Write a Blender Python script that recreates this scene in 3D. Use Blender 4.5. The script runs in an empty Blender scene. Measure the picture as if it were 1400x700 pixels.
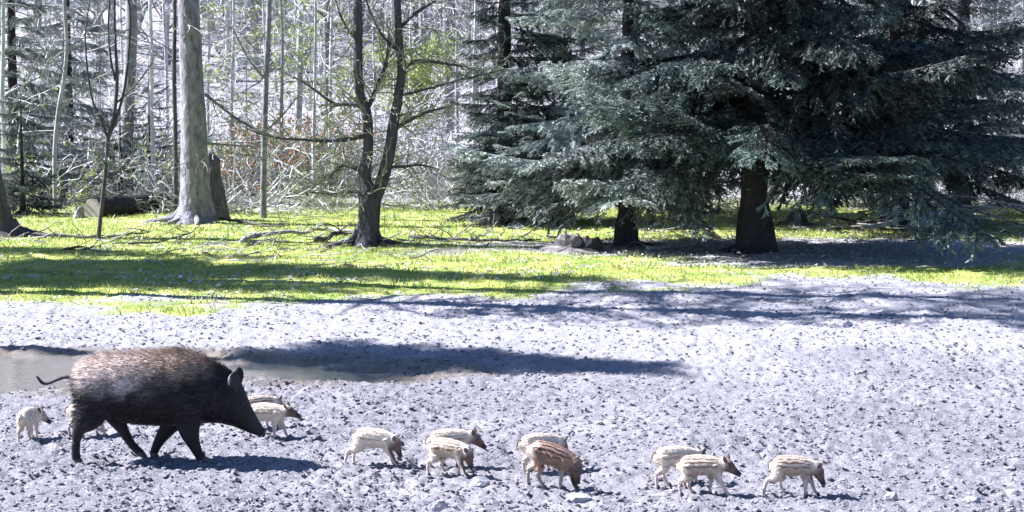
import bpy, math, random
import numpy as np
from mathutils import Vector, Matrix, Quaternion

S = bpy.context.scene
COL = S.collection
PI = math.pi

# ------------------------------------------------------------------ camera, light, exposure
F = 2722.0                      # focal length in photo pixels (1400 px wide)
CAM_H = 3.0
PITCH = math.atan((350 - 116) / F)
cd = bpy.data.cameras.new('camera')
cam = bpy.data.objects.new('camera', cd); COL.objects.link(cam)
cd.sensor_width = 36.0; cd.lens = F / 1400 * 36
cd.clip_start = 0.1; cd.clip_end = 2000
cam.location = (0, 0, CAM_H); cam.rotation_euler = (PI/2 - PITCH, 0, 0)
S.camera = cam

SUN_EL, SUN_AZ = 42.0, 13.0     # azimuth: degrees from -X towards +Y
e, a = math.radians(SUN_EL), math.radians(SUN_AZ)
TO_SUN = Vector((-math.cos(a)*math.cos(e), math.sin(a)*math.cos(e), math.sin(e)))
W = bpy.data.worlds.new('World'); S.world = W; W.use_nodes = True
nt = W.node_tree; nt.nodes.clear()
sky = nt.nodes.new('ShaderNodeTexSky'); sky.sky_type = 'NISHITA'; sky.sun_disc = False
sky.sun_elevation = e; sky.sun_rotation = math.atan2(TO_SUN.x, TO_SUN.y) % (2*PI)
sky.air_density = 1.0; sky.dust_density = 0.4; sky.ozone_density = 6.0
bg = nt.nodes.new('ShaderNodeBackground'); bg.inputs['Strength'].default_value = 0.05
wo = nt.nodes.new('ShaderNodeOutputWorld')
nt.links.new(sky.outputs[0], bg.inputs[0]); nt.links.new(bg.outputs[0], wo.inputs[0])
sd = bpy.data.lights.new('sun', 'SUN'); sd.energy = 5.0; sd.angle = math.radians(0.5); sd.color = (1.0, 0.965, 0.92)
sun = bpy.data.objects.new('sun', sd); COL.objects.link(sun)
sun.rotation_euler = TO_SUN.to_track_quat('Z', 'Y').to_euler(); sun.location = (-20, 30, 30)
S.view_settings.view_transform = 'Standard'; S.view_settings.look = 'None'
S.view_settings.exposure = 1.88
S.view_settings.use_white_balance = True; S.view_settings.white_balance_temperature = 5800; S.view_settings.white_balance_tint = 16   # the camera's cool white balance
S.view_settings.gamma = 1.0

# ------------------------------------------------------------------ helpers
def hash01(xi, yi, seed):
    h = (xi.astype(np.int64)*374761393 + yi.astype(np.int64)*668265263 + seed*982451653) & 0xffffffff
    h = ((h ^ (h >> 13)) * 1274126177) & 0xffffffff
    h = ((h ^ (h >> 16)) * 2246822519) & 0xffffffff
    h = h ^ (h >> 15)
    return (h & 0xffffff) / float(0x1000000)

def vnoise(x, y, seed=0):
    x = np.asarray(x, float); y = np.asarray(y, float)
    xi = np.floor(x); yi = np.floor(y); fx = x-xi; fy = y-yi
    u = fx*fx*fx*(fx*(fx*6-15)+10); v = fy*fy*fy*(fy*(fy*6-15)+10)
    n00 = hash01(xi, yi, seed); n10 = hash01(xi+1, yi, seed); n01 = hash01(xi, yi+1, seed); n11 = hash01(xi+1, yi+1, seed)
    return (n00*(1-u)+n10*u)*(1-v) + (n01*(1-u)+n11*u)*v      # 0..1

def fbm(x, y, seed=0, oct=4):
    s = 0; amp = 1; t = 0
    for i in range(oct):
        s = s + amp*vnoise(x*2**i, y*2**i, seed+i*17); t += amp; amp *= .5
    return s/t

def lumps(x, y, cell, seed, rad=.6):
    gx = x/cell; gy = y/cell; xi = np.floor(gx); yi = np.floor(gy); out = np.zeros_like(gx)
    for i in (-1, 0, 1):
        for j in (-1, 0, 1):
            cx = xi+i; cy = yi+j
            px = cx + hash01(cx, cy, seed); py = cy + hash01(cx, cy, seed+5); am = hash01(cx, cy, seed+9)
            ex = .6 + .8*hash01(cx, cy, seed+13)
            d2 = ((gx-px)**2*ex + (gy-py)**2/ex)/(rad*rad)
            out = np.maximum(out, am*np.sqrt(np.clip(1-d2, 0, 1)))
    return out

def sstep(a, b, x):
    t = np.clip((x-a)/(b-a), 0, 1); return t*t*(3-2*t)

def pond_d(x, y):               # <1 inside the pond
    n = (fbm(x*1.1, y*1.6, 71, 3)-.5)*.55
    return np.sqrt(((x+5.6)/4.1)**2 + ((y-20.85)/1.28)**2) + n

def grass_m(x, y):              # 1 where moss and grass grow
    edge = np.interp(x, [-12, -7, -2, 0.5, 3, 9], [26.3, 27.0, 27.6, 29.2, 30.2, 30.0])
    n = (fbm(x*.6, y*.5, 5, 5)-.5)
    m = sstep(-.5, .7, y-edge+n*5.0+(vnoise(x*4, y*4, 55)-.5)*.8)
    m = m*(1-sstep(49, 58, y+n*6))
    return np.clip(m*(1-.92*under_m(x, y)), 0, 1)

def under_m(x, y):              # bare needle litter under the spruces
    n = fbm(x*.5, y*.9, 6, 4)-.5
    a_ = sstep(-2.2, .2, x+n*3)*sstep(34.4, 35.4, y+n*2)*(1-sstep(37.6, 38.8, y-n*2))
    b_ = sstep(2.6, 4.2, x+n*2)*(1-.9*sstep(8.0, 9.0, x+n))*sstep(32.4, 33.6, y+n*2)*(1-sstep(38.0, 40.0, y-n*3))
    return np.clip(a_*.85+b_, 0, 1)

def gz(x, y):
    x = np.asarray(x, float); y = np.asarray(y, float)
    near = 1-.7*sstep(20, 31, y)
    g = grass_m(x, y)
    h = (fbm(x*.35, y*.35, 1, 3)-.5)*.10
    h = h + (fbm(x*2.2, y*2.2, 2, 3)-.5)*.07*(1-.6*g)
    c = lumps(x, y, .21, 11, .5)*.022*sstep(.5, .8, fbm(x*1.1, y*.8, 16, 2)) + lumps(x, y, .11, 12, .5)*.026 + lumps(x, y, .055, 14, .55)*.027
    patch = .45 + .85*fbm(x*.8, y*.5, 15, 2)
    c = c - .016*sstep(.52, .66, vnoise(x*17, y*17, 61))*sstep(.4, .6, vnoise(x*6, y*6, 62))
    h = h + c*patch*(.3+.8*near)*(1-g)
    h = h + (fbm(x*5, y*5, 3, 2)-.5)*.05*g
    d = pond_d(x, y)
    k = 1-sstep(.82, 1.25, d)
    h = h*(1-.75*k) - .17*k
    yy = np.clip(y-56, 0, None)
    hill = yy*.02 + .115*(np.sqrt(np.clip(yy-6, 0, None)**2+100)-10) + (fbm(x*.05, y*.05, 8, 3)-.5)*np.clip(yy, 0, 40)*.10
    return h + hill

def G(x, y): return float(gz(np.array([x]), np.array([y]))[0])
def Gs(x, y):                   # smoothed height for things that stand on the clods
    xs = np.array([x+dx for dx in (-.12, 0, .12) for _ in range(3)]); ys = np.array([y+dy for _ in range(3) for dy in (-.12, 0, .12)])
    return float(gz(xs, ys).mean())

def pix(px, py, z=0.0):         # the ground point seen at a photo pixel
    u = (px-700)/F; v = (350-py)/F
    d = Vector((u, math.cos(PITCH)+v*math.sin(PITCH), -math.sin(PITCH)+v*math.cos(PITCH)))
    t = (z-CAM_H)/d.z
    return Vector((d.x*t, d.y*t, z))
def at(px, py, Y):              # the point seen at a photo pixel at distance Y
    u = (px-700)/F; v = (350-py)/F
    d = Vector((u, math.cos(PITCH)+v*math.sin(PITCH), -math.sin(PITCH)+v*math.cos(PITCH)))
    t = Y/d.y
    return Vector((d.x*t, Y, CAM_H+d.z*t))

def mesh_np(name, V, tris=None, quads=None, mats=(), tm=None, qm=None, smooth=False):
    me = bpy.data.meshes.new(name)
    V = np.asarray(V, np.float32)
    nt_ = 0 if tris is None else len(tris); nq = 0 if quads is None else len(quads)
    me.vertices.add(len(V)); me.vertices.foreach_set('co', V.ravel())
    idx = []; 
    if nt_: idx.append(np.asarray(tris, np.int32).ravel())
    if nq: idx.append(np.asarray(quads, np.int32).ravel())
    idx = np.concatenate(idx)
    me.loops.add(len(idx)); me.loops.foreach_set('vertex_index', idx)
    st = np.concatenate([np.arange(nt_)*3, nt_*3+np.arange(nq)*4]).astype(np.int32)
    me.polygons.add(nt_+nq); me.polygons.foreach_set('loop_start', st)
    for m in mats: me.materials.append(m)
    mi = np.concatenate([np.zeros(nt_, np.int32) if tm is None else np.asarray(tm, np.int32), np.zeros(nq, np.int32) if qm is None else np.asarray(qm, np.int32)])
    me.polygons.foreach_set('material_index', mi)
    me.polygons.foreach_set('use_smooth', np.full(nt_+nq, smooth))
    me.update(calc_edges=True); me.validate()
    return me

def ob(name, me, parent=None, loc=None, **kw):
    o = bpy.data.objects.new(name, me); COL.objects.link(o)
    if parent: o.parent = parent
    if loc is not None: o.location = loc
    for k, v in kw.items(): o[k] = v
    return o
def thing(name, label, cat, loc=(0, 0, 0), rz=0, group=None, scale=1):
    o = bpy.data.objects.new(name, None); COL.objects.link(o)
    o.location = loc; o.rotation_euler = (0, 0, rz); o.scale = (scale,)*3
    o['label'] = label; o['category'] = cat
    if group: o['group'] = group
    o.empty_display_size = .2
    return o
def copy_child(src, parent):
    c = src.copy(); COL.objects.link(c); c.parent = parent; return c

class MB:
    def __init__(s): s.V = []; s.T = []; s.M = []; s.n = 0
    def add(s, V, T, m=0):
        V = np.asarray(V, float); T = np.asarray(T, int)
        s.V.append(V); s.T.append(T+s.n); s.M.append(np.full(len(T), m)); s.n += len(V)
    def mesh(s, name, mats, smooth=False):
        return mesh_np(name, np.concatenate(s.V), np.concatenate(s.T), None, mats, np.concatenate(s.M), None, smooth)

def tube(mb, pts, rad, sides=8, m=0, rough=0.0, rng=None, flare=None):
    P = [Vector(p) for p in pts]; n = len(P)
    ring = []; up = Vector((0.31, 0.17, .93))
    V = []
    for i in range(n):
        t = (P[min(i+1, n-1)]-P[max(i-1, 0)]).normalized()
        x = t.cross(Vector((1, .05, .02)))
        if x.length < .2: x = t.cross(Vector((0, 1, 0)))
        x.normalize(); y = t.cross(x)
        for k in range(sides):
            an = 2*PI*k/sides
            r = rad[i]*(1 + (rough*(rng.random()-.5)*2 if rng else 0))
            if flare: r *= flare(i, an)
            V.append(P[i] + x*math.cos(an)*r + y*math.sin(an)*r)
    T = []
    for i in range(n-1):
        for k in range(sides):
            a0 = i*sides+k; a1 = i*sides+(k+1) % sides; b0 = a0+sides; b1 = a1+sides
            T += [(a0, a1, b1), (a0, b1, b0)]
    c0 = len(V); V += [P[0], P[-1]]
    for k in range(sides):
        T.append((c0, (k+1) % sides, k)); T.append((c0+1, (n-1)*sides+k, (n-1)*sides+(k+1) % sides))
    mb.add([tuple(v) for v in V], T, m)

def segs_np(mb, segs, m=0, minr=0.0):
    A = np.array(segs, float)
    p0 = A[:, 0:3]; p1 = A[:, 3:6]; r0 = np.maximum(A[:, 6], minr); r1 = np.maximum(A[:, 7], minr)
    d = p1-p0; d /= np.linalg.norm(d, axis=1, keepdims=True)+1e-9
    ref = np.where(np.abs(d[:, 2:3]) > .9, np.array([[1., 0, 0]]), np.array([[0, 0, 1.]]))
    x = np.cross(d, ref); x /= np.linalg.norm(x, axis=1, keepdims=True)+1e-9
    y = np.cross(d, x); N = len(A)
    V = np.zeros((N, 6, 3))
    for k in range(3):
        an = 2*PI*k/3
        o = x*math.cos(an)+y*math.sin(an)
        V[:, k] = p0+o*r0[:, None]; V[:, 3+k] = p1+o*r1[:, None]
    base = np.array([(0, 1, 4), (0, 4, 3), (1, 2, 5), (1, 5, 4), (2, 0, 3), (2, 3, 5)])
    T = (np.arange(N)[:, None, None]*6 + base[None]).reshape(-1, 3)
    mb.add(V.reshape(-1, 3), T, m)

def interp_path(pts, rad, k=4):
    """Catmull-Rom through points (tuples) and radii"""
    P = [np.array(list(p)+list(r if hasattr(r, '__len__') else (r,)), float) for p, r in zip(pts, rad)]
    out = []
    for i in range(len(P)-1):
        p0 = P[max(i-1, 0)]; p1 = P[i]; p2 = P[i+1]; p3 = P[min(i+2, len(P)-1)]
        for j in range(k):
            t = j/k
            out.append(.5*((2*p1)+(-p0+p2)*t+(2*p0-5*p1+4*p2-p3)*t*t+(-p0+3*p1-3*p2+p3)*t**3))
    out.append(P[-1]); out = np.array(out)
    return out[:, :3], np.maximum(out[:, 3:], 1e-4)

def loft(mb, pts, rad, sides=16, axis=None, m=0, k=4):
    """closed loft; rad = list of (r_side, r_up)"""
    P, R = interp_path(pts, rad, k)
    n = len(P); V = []
    for i in range(n):
        t = P[min(i+1, n-1)]-P[max(i-1, 0)]
        if axis is not None: t = np.array(axis, float)
        t = t/(np.linalg.norm(t)+1e-9)
        s = np.cross(np.array([0, 0, 1.]), t)
        if np.linalg.norm(s) < .15: s = np.array([0, 1., 0])
        s /= np.linalg.norm(s); u = np.cross(t, s)
        rs = R[i][0]; ru = R[i][-1]
        for q in range(sides):
            an = 2*PI*q/sides
            V.append(P[i] + s*math.cos(an)*rs + u*math.sin(an)*ru)
    T = []
    for i in range(n-1):
        for q in range(sides):
            a0 = i*sides+q; a1 = i*sides+(q+1) % sides; b0 = a0+sides; b1 = a1+sides
            T += [(a0, a1, b1), (a0, b1, b0)]
    c0 = len(V); V += [P[0], P[-1]]
    for q in range(sides):
        T.append((c0, (q+1) % sides, q)); T.append((c0+1, (n-1)*sides+q, (n-1)*sides+(q+1) % sides))
    mb.add(V, T, m)

def fuse(mb, voxel, smooth_it=4):
    """join closed shapes into one continuous skin"""
    me = mb.mesh('tmp', [])
    o = bpy.data.objects.new('tmp', me); COL.objects.link(o)
    r = o.modifiers.new('r', 'REMESH'); r.mode = 'VOXEL'; r.voxel_size = voxel
    s = o.modifiers.new('s', 'SMOOTH'); s.factor = .5; s.iterations = smooth_it
    dg = bpy.context.evaluated_depsgraph_get(); dg.update()
    res = bpy.data.meshes.new_from_object(o.evaluated_get(dg))
    bpy.data.objects.remove(o); bpy.data.meshes.remove(me)
    res.polygons.foreach_set('use_smooth', np.ones(len(res.polygons), bool))
    return res

# ------------------------------------------------------------------ materials
def mat(name, c1, c2, scale=8.0, rough=.8, bump=0.0, bscale=None, objrand=0.0, spec=.5, stretch=None, trans=0.0):
    m = bpy.data.materials.new(name); m.use_nodes = True; t = m.node_tree; N = t.nodes; L = t.links
    b = N['Principled BSDF']; b.inputs['Roughness'].default_value = rough
    b.inputs['Specular IOR Level'].default_value = spec
    tc = N.new('ShaderNodeTexCoord'); src = tc.outputs['Object']
    if stretch:
        mp = N.new('ShaderNodeMapping'); mp.inputs['Scale'].default_value = stretch; L.new(src, mp.inputs[0]); src = mp.outputs[0]
    nz = N.new('ShaderNodeTexNoise'); nz.inputs['Scale'].default_value = scale; nz.inputs['Detail'].default_value = 5
    nz.inputs['Roughness'].default_value = .65
    L.new(src, nz.inputs['Vector'])
    r = N.new('ShaderNodeValToRGB'); r.color_ramp.elements[0].position = .34; r.color_ramp.elements[1].position = .66
    r.color_ramp.elements[0].color = (*c1, 1); r.color_ramp.elements[1].color = (*c2, 1)
    L.new(nz.outputs[0], r.inputs[0]); out = r.outputs[0]
    if objrand:
        oi = N.new('ShaderNodeObjectInfo'); mr = N.new('ShaderNodeMapRange')
        mr.inputs[3].default_value = 1-objrand; mr.inputs[4].default_value = 1+objrand
        L.new(oi.outputs['Random'], mr.inputs[0])
        mx = N.new('ShaderNodeHueSaturation'); L.new(mr.outputs[0], mx.inputs['Value']); L.new(out, mx.inputs['Color']); out = mx.outputs[0]
    L.new(out, b.inputs['Base Color'])
    if bump:
        nb = N.new('ShaderNodeTexNoise'); nb.inputs['Scale'].default_value = bscale or scale*3; nb.inputs['Detail'].default_value = 4
        L.new(src, nb.inputs['Vector'])
        bp = N.new('ShaderNodeBump'); bp.inputs['Strength'].default_value = bump; bp.inputs['Distance'].default_value = .03
        L.new(nb.outputs[0], bp.inputs['Height']); L.new(bp.outputs[0], b.inputs['Normal'])
    if trans:
        tr = N.new('ShaderNodeBsdfTranslucent'); L.new(out, tr.inputs[0])
        ms = N.new('ShaderNodeMixShader'); ms.inputs[0].default_value = trans
        L.new(b.outputs[0], ms.inputs[1]); L.new(tr.outputs[0], ms.inputs[2])
        L.new(ms.outputs[0], N['Material Output'].inputs[0])
    return m

M_BEECH = mat('beech_bark', (.10, .092, .105), (.30, .285, .31), 9, .85, 1.0, 14, stretch=(1, 1, .45))
M_DARKBARK = mat('dark_bark', (.035, .030, .033), (.095, .083, .085), 9, .85, .8, 30, stretch=(1, 1, .4))
M_SPRBARK = mat('spruce_bark', (.018, .015, .017), (.05, .042, .044), 12, .9, .9, 30)
M_TWIG = mat('pale_twig', (.34, .335, .32), (.58, .575, .555), 3, .6, objrand=.4)
M_TWIG2 = mat('grey_twig', (.18, .175, .16), (.36, .355, .34), 3, .6, objrand=.45)
M_TWIGY = mat('lichen_twig', (.16, .16, .10), (.36, .36, .24), 3, .6)
M_DEAD = mat('dead_wood', (.22, .20, .20), (.40, .38, .385), 10, .7, .4)
M_NEEDLE = mat('spruce_needles', (.010, .018, .018), (.16, .205, .175), 6, .55, objrand=.5, spec=.35, trans=.2)  # contrast of shaded gaps and lit tips put into the colour
M_NEEDLE2 = mat('pale_spruce_needles', (.05, .072, .064), (.56, .61, .56), 7, .45, objrand=.4, spec=.5, trans=.25)  # whitish end painted in for the sunlit sprays
M_LEAF = mat('young_leaf', (.20, .27, .05), (.33, .38, .09), 4, .5, trans=.35)
M_BRLEAF = mat('russet_leaf', (.34, .18, .07), (.50, .30, .14), 4, .6, trans=.3)
M_BLADE = mat('grass_blade', (.18, .25, .04), (.48, .47, .15), .9, .5, trans=.3)
M_LITTER = mat('dry_leaf', (.30, .27, .25), (.55, .52, .50), 1.5, .7)
M_CUTW = mat('weathered_wood', (.14, .125, .115), (.30, .27, .25), 14, .8, .6)
M_CUT = mat('cut_wood', (.26, .22, .19), (.42, .37, .33), 20, .7)
M_STONE = mat('stone', (.22, .21, .22), (.40, .385, .395), 9, .8, .5)
M_CLOD = mat('soil_clod', (.10, .095, .105), (.27, .26, .28), 7, .9, .6, 40)

def ground_mat():
    m = bpy.data.materials.new('clearing_ground'); m.use_nodes = True; t = m.node_tree; N = t.nodes; L = t.links
    b = N['Principled BSDF']; b.inputs['Roughness'].default_value = .9; b.inputs['Specular IOR Level'].default_value = .25
    tc = N.new('ShaderNodeTexCoord')
    def noise(s, d=5, rgh=.65, vec=None):
        n = N.new('ShaderNodeTexNoise'); n.inputs['Scale'].default_value = s; n.inputs['Detail'].default_value = d
        n.inputs['Roughness'].default_value = rgh; L.new(vec or tc.outputs['Object'], n.inputs['Vector']); return n.outputs[0]
    def ramp(src, p0, c0, p1, c1):
        r = N.new('ShaderNodeValToRGB'); r.color_ramp.elements[0].position = p0; r.color_ramp.elements[1].position = p1
        r.color_ramp.elements[0].color = (*c0, 1); r.color_ramp.elements[1].color = (*c1, 1); L.new(src, r.inputs[0]); return r.outputs[0]
    def mix(f, a_, b_, mode='MIX'):
        x = N.new('ShaderNodeMix'); x.data_type = 'RGBA'; x.blend_type = mode
        if isinstance(f, float): x.inputs[0].default_value = f
        else: L.new(f, x.inputs[0])
        L.new(a_, x.inputs[6]); L.new(b_, x.inputs[7]); return x.outputs[2]
    soil = mix(noise(.7), ramp(noise(14), .3, (.085, .08, .088), .7, (.23, .22, .235)), ramp(noise(25), .3, (.10, .095, .105), .7, (.27, .258, .275)))
    soil = mix(ramp(noise(.45, 3), .42, (0, 0, 0), .62, (.75, .75, .75)), soil, ramp(noise(18), .3, (.15, .142, .145), .7, (.33, .315, .32)))
    speck = ramp(noise(55, 2), .60, (0, 0, 0), .68, (1, 1, 1))
    pale = ramp(noise(3), 0, (.46, .44, .46), 1, (.46, .44, .46))
    soil = mix(speck, soil, pale)
    ad = N.new('ShaderNodeAttribute'); ad.attribute_name = 'far_sunlit'
    soil = mix(ad.outputs['Fac'], soil, ramp(noise(30, 5, .75), .3, (.19, .182, .19), .7, (.40, .385, .395)))  # mixes the far ground's sunlit brightness into the soil colour
    gr = mix(ramp(noise(1.3, 4), .38, (0, 0, 0), .62, (1, 1, 1)), ramp(noise(12), .3, (.11, .20, .025), .7, (.22, .31, .04)),
             ramp(noise(9), .3, (.32, .355, .065), .7, (.51, .50, .14)))
    lit = ramp(noise(3.2, 7, .78), .57, (0, 0, 0), .63, (1, 1, 1))
    gr = mix(lit, gr, ramp(noise(30), .3, (.28, .25, .22), .7, (.50, .47, .43)))
    ag = N.new('ShaderNodeAttribute'); ag.attribute_name = 'grass'
    aw = N.new('ShaderNodeAttribute'); aw.attribute_name = 'wet'
    ah = N.new('ShaderNodeAttribute'); ah.attribute_name = 'wood'
    col = mix(ag.outputs['Fac'], soil, gr)
    floor = mix(ramp(noise(.5, 4), .4, (0, 0, 0), .6, (1, 1, 1)), ramp(noise(6, 6, .8), .35, (.20, .175, .185), .65, (.48, .45, .49)), ramp(noise(5, 6, .8), .35, (.17, .165, .14), .65, (.46, .44, .43)))
    col = mix(ah.outputs['Fac'], col, floor)
    wetc = ramp(noise(6), .3, (.10, .078, .05), .7, (.20, .16, .105))
    col = mix(aw.outputs['Fac'], col, wetc)
    L.new(col, b.inputs['Base Color'])
    mr = N.new('ShaderNodeMapRange'); mr.inputs[3].default_value = .9; mr.inputs[4].default_value = .35
    L.new(aw.outputs['Fac'], mr.inputs[0]); L.new(mr.outputs[0], b.inputs['Roughness'])
    bp = N.new('ShaderNodeBump'); bp.inputs['Strength'].default_value = .8; bp.inputs['Distance'].default_value = .022
    L.new(noise(40, 6, .75), bp.inputs['Height']); L.new(bp.outputs[0], b.inputs['Normal'])
    return m

# ------------------------------------------------------------------ ground
def spaced(a, b, f):
    out = [a]
    while out[-1] < b: out.append(out[-1]+f(out[-1]))
    return np.array(out)
xr = spaced(0, 7.2, lambda v: .032)
xr = np.concatenate([xr, spaced(xr[-1]+.06, 14, lambda v: .06+(v-7.2)*.05), np.array([15.5, 18, 22, 28, 36, 48, 65, 90, 130, 200])])
xs = np.concatenate([-xr[::-1], xr[1:]])
ys = np.concatenate([np.array([-60, -30, -10, 0, 6, 9, 11, 12, 12.7, 13.1, 13.3]), spaced(13.4, 24, lambda v: .034+(v-13.4)*.003),
                     spaced(24.07, 56, lambda v: .09+(v-24)*.012), spaced(56.6, 120, lambda v: .7+(v-56)*.05), np.array([126, 135, 150, 170, 200, 240, 300, 380])])
X, Y = np.meshgrid(xs, ys)
Z = gz(X.ravel(), Y.ravel())
V = np.stack([X.ravel(), Y.ravel(), Z], 1)
nx, ny = len(xs), len(ys)
i0 = (np.arange(ny-1)[:, None]*nx + np.arange(nx-1)[None]).ravel()
Q = np.stack([i0, i0+1, i0+nx+1, i0+nx], 1)
me = mesh_np('ground', V, None, Q, [ground_mat()], smooth=True)
def attr(me, name, vals):
    at_ = me.attributes.new(name, 'FLOAT', 'POINT'); at_.data.foreach_set('value', np.asarray(vals, np.float32))
attr(me, 'grass', grass_m(V[:, 0], V[:, 1]))
attr(me, 'wet', (1-sstep(1.05, 1.5, pond_d(V[:, 0], V[:, 1])))*.9)
attr(me, 'far_sunlit', .85*sstep(19.5, 23.5, V[:, 1]+(fbm(V[:, 0]*.5, V[:, 1]*.5, 81, 4)-.5)*7))  # sunlit look of the smoother far ground, painted as paler soil
attr(me, 'wood', np.maximum(sstep(46, 56, V[:, 1]+(fbm(V[:, 0]*.4, V[:, 1]*.4, 33, 3)-.5)*10), under_m(V[:, 0], V[:, 1])))
ob('ground', me, kind='structure')

# pond water
wm = bpy.data.materials.new('pond_water'); wm.use_nodes = True
b = wm.node_tree.nodes['Principled BSDF']
b.inputs['Base Color'].default_value = (.80, .78, .74, 1); b.inputs['Roughness'].default_value = .01
b.inputs['Transmission Weight'].default_value = .85; b.inputs['IOR'].default_value = 1.33
nz = wm.node_tree.nodes.new('ShaderNodeTexNoise'); nz.inputs['Scale'].default_value = 9
tcw = wm.node_tree.nodes.new('ShaderNodeTexCoord'); mpw = wm.node_tree.nodes.new('ShaderNodeMapping'); mpw.inputs['Scale'].default_value = (.5, 1.5, 1)
wm.node_tree.links.new(tcw.outputs['Object'], mpw.inputs[0]); wm.node_tree.links.new(mpw.outputs[0], nz.inputs['Vector'])
bp = wm.node_tree.nodes.new('ShaderNodeBump'); bp.inputs['Strength'].default_value = .22; bp.inputs['Distance'].default_value = .02
wm.node_tree.links.new(nz.outputs[0], bp.inputs['Height']); wm.node_tree.links.new(bp.outputs[0], b.inputs['Normal'])
n = 48; th = np.arange(n)*2*PI/n
wv = np.concatenate([[[-5.6, 20.85, -.055]], np.stack([-5.6+5.0*np.cos(th), 20.85+1.55*np.sin(th), np.full(n, -.055)], 1)])
ob('pond_water', mesh_np('pond_water', wv, [(0, 1+k, 1+(k+1) % n) for k in range(n)], None, [wm]), kind='structure')

# soil clods scattered over the bare ground (uncountable)
rs = np.random.RandomState(3)
ico_v = []
ph = (1+5**.5)/2
for s1 in (-1, 1):
    for s2 in (-ph, ph): ico_v += [(0, s1, s2), (s1, s2, 0), (s2, 0, s1)]
ico_v = np.array(ico_v, float); ico_v /= np.linalg.norm(ico_v[0])
from itertools import combinations
ico_f = [t for t in combinations(range(12), 3) if all(np.linalg.norm(ico_v[i]-ico_v[j]) < 1.1 for i, j in combinations(t, 2))]
ico_f = np.array([t if np.dot(np.cross(ico_v[t[1]]-ico_v[t[0]], ico_v[t[2]]-ico_v[t[0]]), ico_v[t[0]]) > 0 else (t[0], t[2], t[1]) for t in ico_f])
def scatter_lumps(N, x, y, r, flat=.6, seed=0):
    q = np.random.RandomState(seed); N = len(x)
    v = ico_v[None]*(1+.35*(q.rand(N, 12, 1)-.5)*2)
    sc = r[:, None, None]*np.stack([.7+.8*q.rand(N), .7+.8*q.rand(N), flat*(.7+.6*q.rand(N))], 1)[:, None, :]
    v = v*sc; an = q.rand(N)*2*PI; c, s_ = np.cos(an)[:, None], np.sin(an)[:, None]
    v = np.stack([v[..., 0]*c-v[..., 1]*s_, v[..., 0]*s_+v[..., 1]*c, v[..., 2]], -1)
    v += np.stack([x, y, gz(x, y)+r*.25], 1)[:, None, :]
    T = (np.arange(N)[:, None, None]*12+ico_f[None]).reshape(-1, 3)
    return v.reshape(-1, 3), T
N = 46000
y = 13.5+18*rs.rand(N)**1.5; x = (rs.rand(N)*2-1)*(y*.27+.4)
keep = (pond_d(x, y) > 1.12) & (rs.rand(N) < .25+1.1*fbm(x*.9, y*.6, 44, 2)) & (grass_m(x, y) < .2)
x, y = x[keep], y[keep]
r = .006+.018*rs.rand(len(x))**3
v, T = scatter_lumps(0, x, y, r, seed=4)
ob('soil_clods', mesh_np('soil_clods', v, T, None, [M_CLOD], smooth=False), kind='stuff')

# grass and moss blades, dry leaf litter
N = 150000
y = 25.0+28*rs.rand(N)**.95; x = (rs.rand(N)*2-1)*(y*.262+.5)
g = grass_m(x, y); keep = rs.rand(N) < g*(.35+.9*fbm(x*.7, y*.7, 21, 3)); x, y = x[keep], y[keep]; N = len(x)
hgt = (.02+.05*rs.rand(N)**2)*(1+.8*sstep(.58, .75, vnoise(x*2.3, y*2.3, 77))); an = rs.rand(N)*PI; w = .006+.008*rs.rand(N)
z = gz(x, y)-.004; lean = (rs.rand(N, 2)-.5)*hgt[:, None]*1.4
dx = np.cos(an)*w; dy = np.sin(an)*w
v = np.stack([np.stack([x-dx, y-dy, z], 1), np.stack([x+dx, y+dy, z], 1), np.stack([x+lean[:, 0], y+lean[:, 1], z+hgt], 1)], 1).reshape(-1, 3)
ob('grass', mesh_np('grass', v, np.arange(3*N).reshape(-1, 3), None, [M_BLADE]), kind='stuff')
N = 34000
y = 27+38*rs.rand(N); x = (rs.rand(N)*2-1)*(y*.265+.5)
dens = sstep(.54, .64, fbm(x*.45, y*1.1, 91, 4)) + .8*sstep(3.0, 4.5, x)*sstep(33.5, 35, y) + sstep(46, 52, y)*.7
keep = rs.rand(N) < dens*.8; x, y = x[keep], y[keep]; N = len(x)
w = .018+.035*rs.rand(N); an = rs.rand(N)*2*PI; z = gz(x, y)+.012+.03*rs.rand(N)
e1 = np.stack([np.cos(an), np.sin(an), (rs.rand(N)-.5)*1.0], 1)*w[:, None]; e2 = np.stack([-np.sin(an), np.cos(an), (rs.rand(N)-.5)*1.0], 1)*w[:, None]*.6
c = np.stack([x, y, z], 1)
v = np.stack([c-e1, c-e2+[0, 0, .008], c+e1, c+e2+[0, 0, .008]], 1).reshape(-1, 3)
ob('leaf_litter', mesh_np('leaf_litter', v, None, np.arange(4*N).reshape(-1, 4), [M_LITTER]), kind='stuff')

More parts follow.
